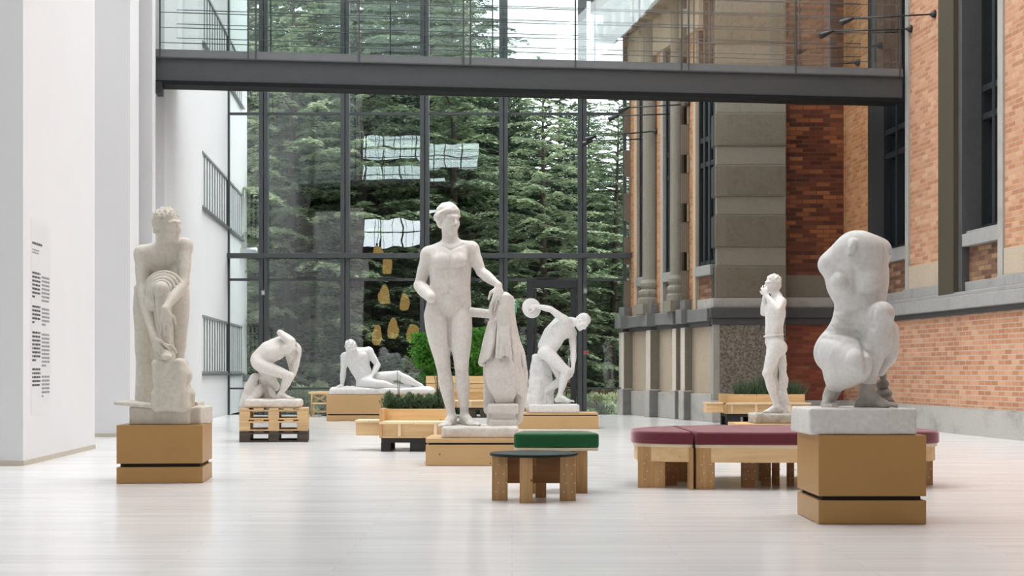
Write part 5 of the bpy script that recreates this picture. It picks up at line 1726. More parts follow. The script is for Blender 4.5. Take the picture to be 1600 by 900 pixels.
def leg(S, h, k_, a, u=1.0, fem=False, back=None):
    g = 1.06 if fem else 1.0
    S.limb([h, k_], [0.092 * u * g, 0.094 * u * g, 0.086 * u * g, 0.072 * u * g, 0.058 * u], 0.035)
    S.limb([k_, a], [0.056 * u, 0.056 * u, 0.059 * u, 0.050 * u, 0.038 * u, 0.034 * u], 0.025)
    th = unit(h - k_); sh = unit(a - k_)
    if back is None:
        b = th + sh
        back = b if np.linalg.norm(b) > 0.25 else V3(0, 1, 0)
    b = perp(sh, back)
    S.ell(k_ + (a - k_) * 0.30 + b * 0.022 * u, (0.046 * u, 0.042 * u, 0.105 * u), (np.cross(sh, b), b, sh), 0.03)
    fr_ = -perp(sh - th, back) if np.linalg.norm(np.cross(th, sh)) > 0.2 else -b
    S.ball(k_ + fr_ * 0.022 * u, 0.038 * u, 0.025)

def neck(S, nk, c, u=1.0, r=0.058):
    S.limb([nk - (c - nk) * 0.25, c - (c - nk) * 0.2], [r * 1.15 * u, r * u, r * 0.95 * u], 0.03)

class Pose:
    "turns measured columns/rows plus an offset in depth into points of the hall"
    def __init__(s, Y0): s.Y0 = Y0
    def __call__(s, px, py, dy=0.0): return at(px, py, s.Y0 + dy)

def statue(name, label, org):
    return thing(name, label, 'statue', org)

def slab(S, p0, p1, Yf, Yb, rnd=0.02, k=0.01):
    "block from measured corner p0 (left, top) to p1 (right, bottom) at front depth Yf, back depth Yb"
    x0, x1 = gx(p0[0], Yf), gx(p1[0], Yf); z1, z0 = gz(p0[1], Yf), gz(p1[1], Yf)
    S.box(((x0 + x1) / 2, (Yf + Yb) / 2, (z0 + z1) / 2), ((x1 - x0) / 2, (Yb - Yf) / 2, (z1 - z0) / 2), None, rnd, k)
# ---------------------------------------------------------------- 1: bending figure tying a sandal (left)
def statue_binder():
    Y0 = YA + 0.37
    q = Pose(Y0); zt = zt_(664, YA)
    org = q(256, 660); org[2] = zt
    t = statue('marble_statue', 'weathered marble figure bending to tie a sandal, on the ochre plinth at left', org)
    u = 1.12
    S = Field()
    j = dict(pel=q(258, 452, 0.30), che=q(256, 415, 0.06), nk=q(257, 384, -0.06), sA=q(223, 396, -0.02), sB=q(288, 384, -0.02), hA=q(240, 458, 0.28), hB=q(276, 455, 0.28))
    torso(S, j, V3(0, -0.8, -0.6), u)
    hc = q(262, 350, -0.16); f = V3(0.90, -0.42, -0.05); upv = V3(0.05, -0.1, 1)
    neck(S, j['nk'], hc, u, 0.062); head(S, hc, f, upv, u * 1.10)
    eA, wA = q(222, 448, -0.12), q(240, 527, -0.38)
    arm(S, j['sA'], eA, wA, u * 1.08)
    hand(S, wA, q(250, 556, -0.42) - wA, V3(-0.7, -0.6, 0.2), u * 1.12, 0.45, 1)
    eB, wB = q(287, 442, -0.16), q(258, 483, -0.46)
    arm(S, j['sB'], eB, wB, u * 1.05)
    hand(S, wB, q(260, 520, -0.47) - wB, V3(0.15, -1, 0.1), u * 1.12, 0.10, 1, 0.10)
    # raised leg on the rock
    kA, aA = q(252, 452, -0.34), q(262, 546, -0.30)
    leg(S, j['hA'], kA, aA, u * 1.02, back=V3(0, 1, 0))
    foot(S, aA + V3(0, 0, 0), V3(0.12, -1, 0), u * 0.95)
    # standing leg
    kB, aB = q(279, 540, 0.30), q(268, 625, 0.34)
    leg(S, j['hB'] + V3(0.01, 0, 0), kB, aB, u * 1.05, back=V3(0, 1, 0))
    foot(S, aB + V3(0, 0, -0.02), V3(0.2, -1, 0), u)
    S.crease(q, [(256, 398), (257, 412), (257, 424)], [0.006, 0.009, 0.006], 0.03)
    S.crease(q, [(236, 414), (245, 420), (255, 418)], [0.004, 0.006, 0.004], 0.025); S.crease(q, [(259, 418), (269, 419), (278, 411)], [0.004, 0.006, 0.004], 0.025)
    S.mesh('figure', 'marble_aged', 0.0075, t, org)
    hair('hair', 'marble_aged', hc, f, upv, u * 1.10, 0.006, t, org, 0.009, 190, 3)
    # gathered cloth over the raised thigh
    S = Field(); rg = np.random.default_rng(4)
    c = kA + V3(0, 0.05, 0.0)
    for k in range(4):
        rr = 0.080 + 0.030 * k
        pts = []
        for a in np.linspace(-0.35, PI + 0.55, 14):
            sag = 1.0 + 0.25 * max(0.0, math.sin(a + 2.2)) * 0
            pts.append(c + V3(math.cos(a) * rr * 1.0, -0.035 + 0.028 * k + 0.02 * math.sin(a), math.sin(a) * rr * 0.95 + (-0.10 * max(0, (a - PI) / 0.55) if a > PI else 0)))
        S.limb(pts, [0.012, 0.018, 0.019, 0.018, 0.014], 0.006)
    S.limb([q(232, 470, -0.24), q(236, 480, -0.28), q(243, 478, -0.33)], [0.04, 0.045, 0.03], 0.03)
    S.limb([q(243, 447, -0.14), q(252, 441, -0.10), q(263, 447, -0.10)], [0.05, 0.055, 0.05], 0.03)
    S.mesh('drapery', 'marble_aged', 0.0065, t, org)
    # smooth tall support at the left, part of the cloth fall
    S = Field()
    S.limb([q(222, 470, 0.22), q(226, 530, 0.20), q(229, 628, 0.18)], [0.075, 0.088, 0.092, 0.095, 0.10], 0.03, flat=V3(0, 1, 0), fr=1.2)
    S.limb([q(215, 450, 0.18), q(214, 480, 0.16), q(219, 512, 0.16)], [0.03, 0.04, 0.03], 0.04)
    S.limb([q(240, 540, 0.22), q(243, 630, 0.2)], [0.05, 0.075], 0.05)
    S.limb([q(254, 475, 0.20), q(256, 545, 0.20), q(258, 630, 0.2)], [0.09, 0.10, 0.10], 0.05)
    S.rough(lumps(16, 0.006, 9))
    S.mesh('support', 'marble_aged', 0.008, t, org)
    # sandal straps
    S = Field()
    for dz, rr in ((0.045, 0.052), (0.015, 0.056)):
        S.limb([aA + V3(math.cos(a) * rr, math.sin(a) * rr * 0.9 - 0.005, dz + 0.012 * math.sin(a * 2)) for a in np.linspace(0, 2 * PI, 14)], [0.009, 0.009], 0.008)
    S.limb([aA + V3(-0.03, -0.05, 0.05), aA + V3(0.0, -0.075, 0.035), aA + V3(0.05, -0.07, 0.03), aA + V3(0.075, -0.05, 0.0), aA + V3(0.085, -0.045, -0.03)], [0.014, 0.016, 0.014, 0.013, 0.012], 0.01)
    S.limb([aA + V3(0.0, -0.075, 0.035), aA + V3(0.03, -0.1, 0.0), aA + V3(0.05, -0.1, -0.03)], [0.012, 0.011], 0.01)
    S.mesh('sandal_straps', 'marble_aged', 0.005, t, org)
    # rock under the foot
    S = Field()
    Yr = Y0 - 0.33
    S.box(q(267, 577, -0.28), (0.130, 0.15, 0.085), (V3(1, 0, 0.06), V3(0, 1, 0), V3(-0.06, 0, 1)), 0.035, 0.03)
    S.box(q(269, 600, -0.27), (0.145, 0.16, 0.13), None, 0.05, 0.04)
    S.box(q(271, 625, -0.26), (0.168, 0.16, 0.10), None, 0.05, 0.04)
    S.ball(q(290, 589, -0.30), 0.05, 0.03); S.ball(q(250, 612, -0.33), 0.06, 0.04)
    S.rough(lumps(22, 0.011, 12)); S.rough(lumps(60, 0.004, 13))
    S.mesh('rock', 'marble_aged', 0.008, t, org)
    # base block, with a thin broken plate at the left
    S = Field()
    slab(S, (202, 636), (296, 664.5), Y0 - 0.33, Y0 + 0.30, 0.012)
    slab(S, (296.5, 636), (313.5, 664.5), Y0 - 0.27, Y0 + 0.28, 0.012)
    slab(S, (297, 628), (309, 637), Y0 - 0.1, Y0 + 0.2, 0.01)
    S.rough(lumps(40, 0.004, 15))
    S.mesh('base', 'marble_aged', 0.008, t, org, zmin=zt)
    S = Field()
    S.box(q(224, 632, -0.12), (0.205, 0.26, 0.017), (V3(1, 0, -0.09), V3(0, 1, 0.0), V3(0.09, 0, 1)), 0.008, 0.01)
    S.rough(lumps(20, 0.003, 16))
    S.mesh('base_plate', 'marble_aged', 0.008, t, org)
    return t
statue_binder()

# ---------------------------------------------------------------- 2: tall standing nude with cloth and urn (centre)
def statue_standing():
    Y0 = YB + 0.45
    q = Pose(Y0); zt = zt_(685.5, YB)
    org = q(730, 684); org[2] = zt
    t = statue('marble_statue', 'tall pale marble standing nude letting a cloth fall over an urn, in the centre', org)
    u = 1.30
    S = Field()
    j = dict(pel=q(699, 480, 0.02), che=q(703, 413, 0.0), nk=q(704, 378, 0.02), sA=q(670, 397, 0.02), sB=q(736, 389, 0.02), hA=q(681, 493, 0.02), hB=q(719, 493, 0.02))
    torso(S, j, V3(0, -1, 0), u, 'm', 0.98, True)
    # fill the flanks to the soft outline
    S.limb([q(682, 420), q(683, 448), q(679, 478)], [0.075, 0.07, 0.09], 0.05); S.limb([q(726, 415), q(725, 445), q(724, 478)], [0.07, 0.07, 0.085], 0.05)
    for sx in (690, 717): S.ell(q(sx, 407, -0.125), (0.075, 0.045, 0.06), None, 0.05)
    hc = q(701, 341, -0.03); f = V3(0.62, -0.78, -0.10); upv = V3(0.02, -0.05, 1)
    neck(S, q(704, 380, 0.02), hc, u, 0.066); head(S, hc, f, upv, u * 1.02)
    # arm with the cut forearm
    eA = q(655, 446, 0.05); wA = q(674, 465, -0.22)
    arm(S, j['sA'], eA, eA + (wA - eA) * 0.5, u * 1.02)
    S.limb([eA, wA], [0.058, 0.072, 0.074, 0.066, 0.060], 0.02)
    # arm holding the cloth
    eB, wB = q(752, 425, -0.02), q(779, 446, -0.16)
    arm(S, j['sB'], eB, wB, u)
    hand(S, wB, q(779, 470, -0.22) - wB, V3(0.35, -0.8, 0.5), u * 1.15, 0.30, -1, 0.25)
    # legs
    kA, aA = q(692, 568, -0.05), q(706, 652, 0.0)
    leg(S, j['hA'], kA, aA, u * 1.03, True, V3(0, 1, 0))
    foot(S, aA + V3(0, 0, -0.005), V3(-0.35, -1, 0), u, side=-1)
    kB, aB = q(721, 570, -0.10), q(726, 650, 0.02)
    leg(S, j['hB'], kB, aB, u * 1.0, True, V3(0, 1, 0))
    foot(S, aB + V3(0, 0, -0.005), V3(0.55, -1, 0), u)
    # groove between the thighs and the lines of the groin
    S.crease(q, [(683, 479), (692, 488), (700, 495)], [0.004, 0.008, 0.009], 0.03); S.crease(q, [(722, 480), (713, 488), (704, 495)], [0.004, 0.008, 0.009], 0.03)
    S.crease(q, [(704.3, 449.5), (704.5, 452.5)], 0.011, 0.02)
    S.crease(q, [(703.5, 402), (704, 416), (704, 438)], [0.002, 0.004, 0.002], 0.035)
    S.crease(q, [(681, 416), (690, 420), (701, 418)], [0.001, 0.003, 0.001], 0.03); S.crease(q, [(707, 418), (718, 419), (728, 414)], [0.001, 0.003, 0.001], 0.03)
    S.crease(q, [(690, 384), (698, 388), (703, 391)], [0.003, 0.005, 0.004], 0.02); S.crease(q, [(705, 391), (714, 386), (724, 382)], [0.004, 0.005, 0.003], 0.02)
    S.crease(q, [(690, 369), (699, 374), (708, 374), (714, 368)], [0.004, 0.006, 0.006, 0.003], 0.015)
    S.crease(q, [(685, 575), (692, 579), (699, 575)], [0.003, 0.006, 0.003], 0.02); S.crease(q, [(714, 577), (721, 581), (727, 577)], [0.003, 0.006, 0.003], 0.02)
    S.crease(q, [(701.8, 497), (702, 515), (703, 538)], [0.010, 0.014, 0.018], 0.025)
    S.mesh('figure', 'marble_pale', 0.0085, t, org)
    hair('hair', 'marble_pale', hc, f, upv, u * 1.04, 0.007, t, org, 0.0022, 110, 6, True, 0.0, 1.07)
    # strut between hip and cloth
    S = Field(); S.limb([q(730, 487, 0.0), q(768, 491, 0.0)], [0.056, 0.05, 0.048], 0.02); S.mesh('strut', 'marble_pale', 0.009, t, org)
    # cloth: folds falling from the hand over the urn
    S = Field(); rg = np.random.default_rng(8)
    top = q(788, 464, -0.14)
    n = 15
    for k in range(n):
        f_ = k / (n - 1)
        a = PI * (1.02 - 1.04 * f_)                 # from left round the front to right
        st = top + V3(0.085 * math.cos(a), -0.05 * math.sin(a), 0.03 * math.sin(f_ * PI) - 0.02)
        if f_ < 0.34:                                # left swag that hangs out to the side
            e = f_ / 0.34
            end = q(752 + 14 * e, 566 - 10 * e, -0.06 - 0.16 * e)
            mid = q(766 + 8 * e, 515, -0.12 - 0.05 * e)
            r = [0.020, 0.024, 0.026, 0.022]
        elif f_ < 0.68:                              # short front folds tucked at the urn's mouth
            e = (f_ - 0.34) / 0.34
            end = q(775 + 26 * e, 556 + 3 * math.sin(e * 9), -0.23)
            mid = q(779 + 16 * e, 510, -0.20)
            r = [0.020, 0.022, 0.022, 0.018]
        else:                                        # long fall down the right side
            e = (f_ - 0.68) / 0.32
            end = q(806 + 15 * e, 600 + 18 * math.sin(e * 2.4), -0.16 + 0.2 * e)
            mid = q(797 + 10 * e, 522, -0.16 + 0.08 * e)
            r = [0.018, 0.024, 0.030, 0.026]
        S.limb([st, (st + mid) / 2 + V3(rg.normal(0, 0.008), -0.01, 0), mid, (mid + end) / 2 + V3(rg.normal(0, 0.012), -0.012, 0), end], r, 0.014)
    # body of cloth behind the folds
    S.limb([q(788, 468, -0.08), q(786, 515, -0.05), q(787, 556, 0.0)], [0.085, 0.112, 0.14, 0.17], 0.03, flat=V3(0, 1, 0), fr=0.8)
    S.limb([q(766, 505, -0.05), q(759, 545, -0.02), q(754, 566, 0.0)], [0.03, 0.05, 0.05], 0.03)
    S.limb([q(806, 545, 0.03), q(814, 585, 0.06), q(812, 625, 0.08), q(808, 655, 0.1)], [0.06, 0.08, 0.075, 0.06], 0.03)
    S.limb([q(762, 575, 0.12), q(764, 640, 0.14)], [0.05, 0.06], 0.03)
    # loop of cloth over the hand
    S.limb([q(776, 462, -0.22), q(768, 474, -0.22), q(766, 490, -0.2), q(770, 503, -0.19), q(776, 498, -0.2), q(779, 480, -0.2)], [0.018, 0.02, 0.024, 0.024, 0.02, 0.016], 0.012)
    # gathered mouth of the cloth round the urn's neck
    for k in range(13):
        e = k / 12
        a = PI * (1.05 - 1.2 * e)
        c = q(790, 548, 0.0)
        p0 = c + V3(0.14 * math.cos(a), -0.14 * math.sin(a), 0.10); p1 = c + V3(0.19 * math.cos(a), -0.17 * math.sin(a), -0.02); p2 = c + V3(0.225 * math.cos(a), -0.20 * math.sin(a), -0.10 - 0.10 * e - 0.03 * (k % 3))
        S.limb([p0, p1, p2], [0.024, 0.024, 0.016], 0.014)
    S.mesh('drapery', 'marble_pale', 0.0075, t, org)
    # urn
    S = Field()
    b = q(788, 628, -0.02)
    Hh = b[2]
    S.rev(b, [(-0.01, 0.10), (0.02, 0.105), (0.05, 0.115), (0.10, 0.150), (0.18, 0.187), (0.27, 0.206), (0.36, 0.208), (0.43, 0.195), (0.49, 0.165), (0.53, 0.12), (0.60, 0.10)], 0.01)
    S.mesh('urn', 'marble_pale', 0.008, t, org)
    # moulded block under the urn
    S = Field()
    slab(S, (762, 631), (810, 646), Y0 - 0.20, Y0 + 0.22, 0.018)
    slab(S, (768, 645), (805.5, 657), Y0 - 0.16, Y0 + 0.18, 0.012, 0.02)
    slab(S, (764, 656), (809, 668), Y0 - 0.19, Y0 + 0.22, 0.018, 0.02)
    slab(S, (760.5, 634), (769, 668), Y0 - 0.02, Y0 + 0.22, 0.03, 0.02)
    S.mesh('urn_block', 'marble_pale', 0.008, t, org)
    S = Field()
    slab(S, (689.5, 666.5), (809.5, 685.5), Y0 - 0.36, Y0 + 0.34, 0.03)
    S.rough(lumps(18, 0.006, 21)); S.rough(lumps(60, 0.003, 22))
    S.mesh('base', 'marble_pale', 0.009, t, org, zmin=zt)
    return t
statue_standing()

# ---------------------------------------------------------------- 3: athlete swinging a disc
def statue_thrower():
    Y0 = YC + 0.48
    q = Pose(Y0); zt = zt_(645.5, YC)
    org = q(865, 643); org[2] = zt
    t = statue('marble_statue', 'white marble athlete stooping and swinging a round disc behind him, by the glass door', org)
    u = 1.20
    S = Field()
    j = dict(pel=q(857, 547, 0.0), che=q(876, 517, -0.04), nk=q(893, 503, -0.06), sA=q(882, 500, -0.24), sB=q(894, 520, 0.14), hA=q(855, 553, -0.11), hB=q(860, 553, 0.10), Fp=V3(0.75, 0.1, -0.6))
    torso(S, j, V3(0.5, -0.35, -0.8), u)
    S.limb([q(876, 503, 0.02), q(860, 520, 0.05), q(851, 540, 0.04)], [0.12, 0.12, 0.12], 0.06)
    hc = q(911, 502.5, -0.08); f = V3(0.50, -0.42, -0.76); upv = V3(0.7, 0.0, 0.6)
    neck(S, j['nk'], hc, u, 0.06); head(S, hc, f, upv, u * 1.02)
    eA, wA = q(861, 483.5, -0.30), q(839, 478.5, -0.30)
    arm(S, j['sA'], eA, wA, u * 1.02)
    hand(S, wA, V3(-1, -0.05, -0.1), V3(0.1, -0.8, 0.6), u * 1.05, 0.55, 1)
    eB, wB = q(896, 551, 0.02), q(895.5, 573, -0.10)
    arm(S, j['sB'], eB, wB, u)
    hand(S, wB, V3(-0.15, -0.2, -1), V3(0.8, -0.5, 0), u * 1.05, 0.35, -1)
    kA, aA = q(884.5, 579, -0.16), q(874, 621, -0.12)
    leg(S, j['hA'], kA, aA, u * 1.06)
    foot(S, aA + V3(0, 0, 0.01), V3(1, -0.25, 0), u * 1.05)
    kB, aB = q(878, 594, 0.04), q(846, 616, 0.12)
    leg(S, j['hB'], kB, aB, u)
    foot(S, aB, V3(0.15, -0.05, -0.9), u, up=V3(-0.9, 0.1, 0.0))
    S.mesh('figure', 'marble_white', 0.0105, t, org)
    hair('hair', 'marble_white', hc, f, upv, u * 1.02, 0.008, t, org, 0.004, 180, 31)
    bm = bmesh.new(); dc = q(830.5, 481.5, -0.27) - org
    ax = Vector((0.35, -0.93, 0.12)).normalized(); rot = ax.to_track_quat('Z', 'Y').to_matrix().to_4x4()
    lathe(bm, [(0.02, -0.022), (0.10, -0.018), (0.172, -0.006), (0.178, 0.0), (0.172, 0.006), (0.10, 0.018), (0.02, 0.022)], 0, 0, 40)
    bmesh.ops.transform(bm, matrix=Matrix.Translation(tuple(dc)) @ rot, verts=bm.verts)
    obj('disc', bm, 'marble_white', t, True)
    # tree stump
    S = Field()
    S.limb([q(838, 560, 0.12), q(838, 585, 0.14), q(836, 634, 0.14)], [0.07, 0.12, 0.135, 0.15, 0.18], 0.03)
    S.limb([q(852, 570, 0.16), q(856, 600, 0.18), q(858, 634, 0.18)], [0.09, 0.10, 0.09, 0.085], 0.04)
    S.limb([q(845, 566, 0.1), q(848, 590, 0.1)], [0.08, 0.09], 0.05)
    S.limb([q(832, 640, 0.1), q(830, 625, 0.05)], [0.09, 0.06], 0.05)
    S.rough(lumps(28, 0.012, 33)); S.rough(lumps(70, 0.005, 34))
    S.mesh('tree_stump', 'marble_white', 0.011, t, org)
    S = Field(); slab(S, (826.5, 632.5), (905.5, 645.5), Y0 - 0.42, Y0 + 0.44, 0.012); S.mesh('base', 'marble_white', 0.012, t, org, zmin=zt)
    return t
statue_thrower()

# ---------------------------------------------------------------- 4: reclining figure
def statue_reclining():
    Y0 = YD + 0.48
    q = Pose(Y0); zt = zt_(617, YD)
    org = q(598, 616); org[2] = zt
    t = statue('marble_statue', 'white marble reclining figure propped on one arm, on the long tan plinth', org)
    u = 1.16
    S = Field()
    j = dict(pel=q(573, 595, 0.02), che=q(560, 563, -0.02), nk=q(556, 549, -0.06), sA=q(539, 557, -0.02), sB=q(576, 548.5, 0.02), hA=q(567, 599, -0.06), hB=q(583, 594, 0.10), Fp=V3(0.3, -0.9, 0.2))
    torso(S, j, V3(0.1, -1, -0.05), u * 1.14)
    S.limb([q(553, 565), q(566, 590)], [0.15, 0.15, 0.13], 0.05)
    hc = q(549, 544, -0.14); f = V3(0.45, -0.78, -0.45); upv = V3(-0.1, -0.4, 0.9)
    neck(S, j['nk'], hc, u, 0.06); head(S, hc, f, upv, u * 1.18)
    S.ell(hc + unit(f) * 0.075 * u - V3(0, 0, 0.11) * u, (0.05, 0.045, 0.05), None, 0.03)     # beard
    eA, wA = q(536.5, 578, 0.0), q(534.5, 602, -0.02)
    arm(S, j['sA'], eA, wA, u * 1.18)
    hand(S, wA + V3(0, 0, 0.0), V3(-0.5, -0.8, -0.18), V3(0, 0, 1), u * 1.1, 0.08, 1)
    eB, wB = q(590, 570.5, 0.02), q(583, 585, -0.12)
    arm(S, j['sB'], eB, wB, u * 1.2)
    hand(S, wB, V3(-0.6, -0.45, -0.55), V3(0.1, -0.5, 0.8), u * 1.05, 0.4, -1)
    kB, aB = q(621, 586, -0.02), q(657, 603, 0.05)
    leg(S, j['hB'], kB, aB, u * 1.3)
    foot(S, aB, V3(1, -0.25, -0.15), u, up=V3(0.2, -0.3, 0.9))
    S.limb([q(598, 600, 0.0), q(640, 605, 0.02)], [0.075, 0.055, 0.03], 0.04)
    kA, aA = q(590, 600, -0.36), q(619, 605, -0.10)
    leg(S, j['hA'], kA, aA, u * 1.2, back=V3(0.6, 0.5, 0))
    foot(S, aA, V3(1, 0.1, 0), u, up=V3(0, -0.8, 0.5))
    S.mesh('figure', 'marble_white', 0.0115, t, org)
    hair('hair', 'marble_white', hc, f, upv, u * 1.18, 0.009, t, org, 0.010, 150, 41)
    S = Field()
    slab(S, (514, 606.5), (677, 618), Y0 - 0.44, Y0 + 0.42, 0.05)
    S.limb([q(522, 608, -0.1), q(600, 607.5, 0), q(670, 608, 0)], [0.05, 0.06, 0.05], 0.05)
    S.rough(lumps(12, 0.012, 43)); S.rough(lumps(45, 0.005, 44))
    S.mesh('base', 'marble_white', 0.012, t, org, zmin=zt)
    return t
statue_reclining()

# ---------------------------------------------------------------- 5: crouching figure on the pallets
def statue_croucher():
    Y0 = PAL_Y + 0.40
    q = Pose(Y0); zt = 0.4765
    org = q(424, 637); org[2] = zt
    t = statue('marble_statue', 'pale marble crouching figure with one arm raised over its head, on the pallets', org)
    u = 0.98
    S = Field()
    j = dict(pel=q(408, 566, 0.02), che=q(428, 551, -0.02), nk=q(446, 543, -0.03), sA=q(449, 545, -0.16), sB=q(450, 540, 0.14), hA=q(409, 572, -0.10), hB=q(411, 573, 0.11), Fp=V3(0.8, 0, -0.6))
    torso(S, j, V3(0.4, -0.15, -0.9), u, 'm', 1.0)
    S.limb([q(406, 562), q(420, 548), q(438, 540)], [0.135, 0.14, 0.135], 0.06)
    # head tucked under the raised arm
    hc = q(456, 553, 0.0); f = V3(0.75, -0.35, -0.55); upv = V3(0.5, 0, 0.8)
    neck(S, j['nk'], hc, u, 0.06); head(S, hc, f, upv, u)
    # raised arm, broken off at the wrist
    eA = q(455, 534, -0.20); wA = q(437.5, 520, -0.12)
    S.limb([j['sA'], q(454, 542, -0.22), eA], [0.065, 0.062, 0.056], 0.03)
    S.limb([eA, wA], [0.062, 0.066, 0.060, 0.052, 0.047], 0.03)
    # other arm: elbow at the knee, fist raised
    eB, wB = q(458, 584, -0.02), q(468, 553, -0.06)
    arm(S, j['sB'], eB, wB, u * 1.05)
    hand(S, wB, V3(0.05, -0.1, 1), V3(1, -0.3, 0.1), u * 1.1, 0.75, 1)
    # near leg: foot flat on the base
    kA, aA = q(453, 588, -0.16), q(438.5, 616, -0.12)
    leg(S, j['hA'], kA, aA, u * 1.06)
    foot(S, aA + V3(0.0, 0, 0.0), V3(1, -0.15, 0), u * 1.0)
    # far leg kneeling
    kB, aB = q(430, 604, 0.12), q(398, 618, 0.16)
    leg(S, j['hB'], kB, aB, u * 1.08)
    S.limb([q(421, 607, 0.02), q(430, 622, -0.06)], [0.03, 0.045, 0.03], 0.02)
    S.mesh('figure', 'marble_pale', 0.009, t, org)
    hair('hair', 'marble_pale', hc, f, upv, u, 0.008, t, org, 0.006, 170, 51)
    # rocky seat / trailing cloth at the left
    S = Field()
    S.limb([q(398, 588, 0.06), q(392, 606, 0.05), q(386, 630, 0.04)], [0.06, 0.085, 0.105, 0.115], 0.03)
    S.limb([q(407, 604, 0.02), q(402, 616, -0.02), q(392, 628, -0.04)], [0.05, 0.06, 0.06], 0.03)
    S.limb([q(412, 590, 0.14), q(415, 625, 0.16)], [0.09, 0.08], 0.03)
    S.limb([q(382, 628, 0.02), q(385, 620, 0.05)], [0.05, 0.07], 0.03)
    S.rough(lumps(26, 0.010, 53)); S.rough(lumps(70, 0.004, 54))
    S.mesh('rock', 'marble_pale', 0.0095, t, org)
    S = Field()
    slab(S, (381, 624), (466, 637.5), Y0 - 0.30, Y0 + 0.30, 0.035)
    S.rough(lumps(22, 0.007, 55)); S.rough(lumps(60, 0.003, 56))
    S.mesh('base', 'marble_pale', 0.0095, t, org, zmin=zt)
    return t
statue_croucher()

# ---------------------------------------------------------------- 6: youth with raised hands by the stone pier
def statue_youth():
    Y0 = YF + 0.40
    q = Pose(Y0); zt = zt_(662.5, YF)
    org = q(1209, 662); org[2] = zt
    t = statue('marble_statue', 'marble youth in profile with both hands raised to his mouth, before the stone pier', org)
    u = 0.98
    S = Field()
    j = dict(pel=q(1210, 533, 0.0), che=q(1211, 490, 0.0), nk=q(1213, 463, -0.01), sA=q(1220, 472, -0.16), sB=q(1206, 472, 0.16), hA=q(1213, 541, -0.10), hB=q(1209, 541, 0.10))
    torso(S, j, V3(-1, -0.35, 0), u, 'm', 0.94)
    hc = q(1207, 443, -0.02); f = V3(-0.95, -0.32, 0.02); upv = V3(0.1, 0, 1)
    neck(S, j['nk'], hc, u, 0.054); head(S, hc, f, upv, u * 1.0)
    eA, wA = q(1216, 484, -0.36), q(1198, 462, -0.20)
    arm(S, j['sA'], eA, wA, u * 0.98)
    hand(S, wA, V3(-0.3, 0.3, 0.9), V3(-0.4, -0.8, 0), u, 0.6, 1)
    eB, wB = q(1193, 489, 0.12), q(1194.5, 465, 0.02)
    arm(S, j['sB'], eB, wB, u * 0.92)
    hand(S, wB, V3(0.12, -0.1, 1), V3(-1, 0.0, 0.1), u, 0.5, -1)
    kA, aA = q(1199, 583, -0.10), q(1213.5, 635, -0.04)
    leg(S, j['hA'], kA, aA, u * 1.02)
    foot(S, aA + V3(0, 0, -0.01), V3(-1, -0.2, -0.12), u)
    kB, aB = q(1207, 590, 0.10), q(1218, 636, 0.08)
    leg(S, j['hB'], kB, aB, u)
    foot(S, aB, V3(-1, 0.1, 0), u)
    S.mesh('figure', 'marble_stained', 0.0085, t, org)
    hair('hair', 'marble_stained', hc, f, upv, u, 0.007, t, org, 0.007, 190, 61)
    # girdle of cloth
    S = Field()
    c = q(1209, 524, 0.0)
    for dz in (0.0,):
        S.limb([c + V3(math.cos(a) * 0.118, math.sin(a) * 0.150, dz + 0.014 * math.cos(a)) for a in np.linspace(0, 2 * PI, 18)], [0.012, 0.012], 0.012)
    S.mesh('girdle', 'marble_stained', 0.0075, t, org)
    S = Field()
    S.limb([q(1222, 550, 0.06), q(1223, 590, 0.08), q(1223, 648, 0.08)], [0.045, 0.055, 0.066, 0.075, 0.085], 0.02)
    S.rough(lumps(26, 0.009, 63)); S.rough(lumps(80, 0.004, 64))
    S.mesh('tree_trunk', 'marble_stained', 0.009, t, org)
    S = Field()
    slab(S, (1178.5, 646.5), (1239, 663), Y0 - 0.26, Y0 + 0.26, 0.02)
    S.rough(lumps(26, 0.006, 65)); S.rough(lumps(80, 0.003, 66))
    S.mesh('base', 'stone_dirty', 0.0095, t, org, zmin=zt)
    return t
statue_youth()

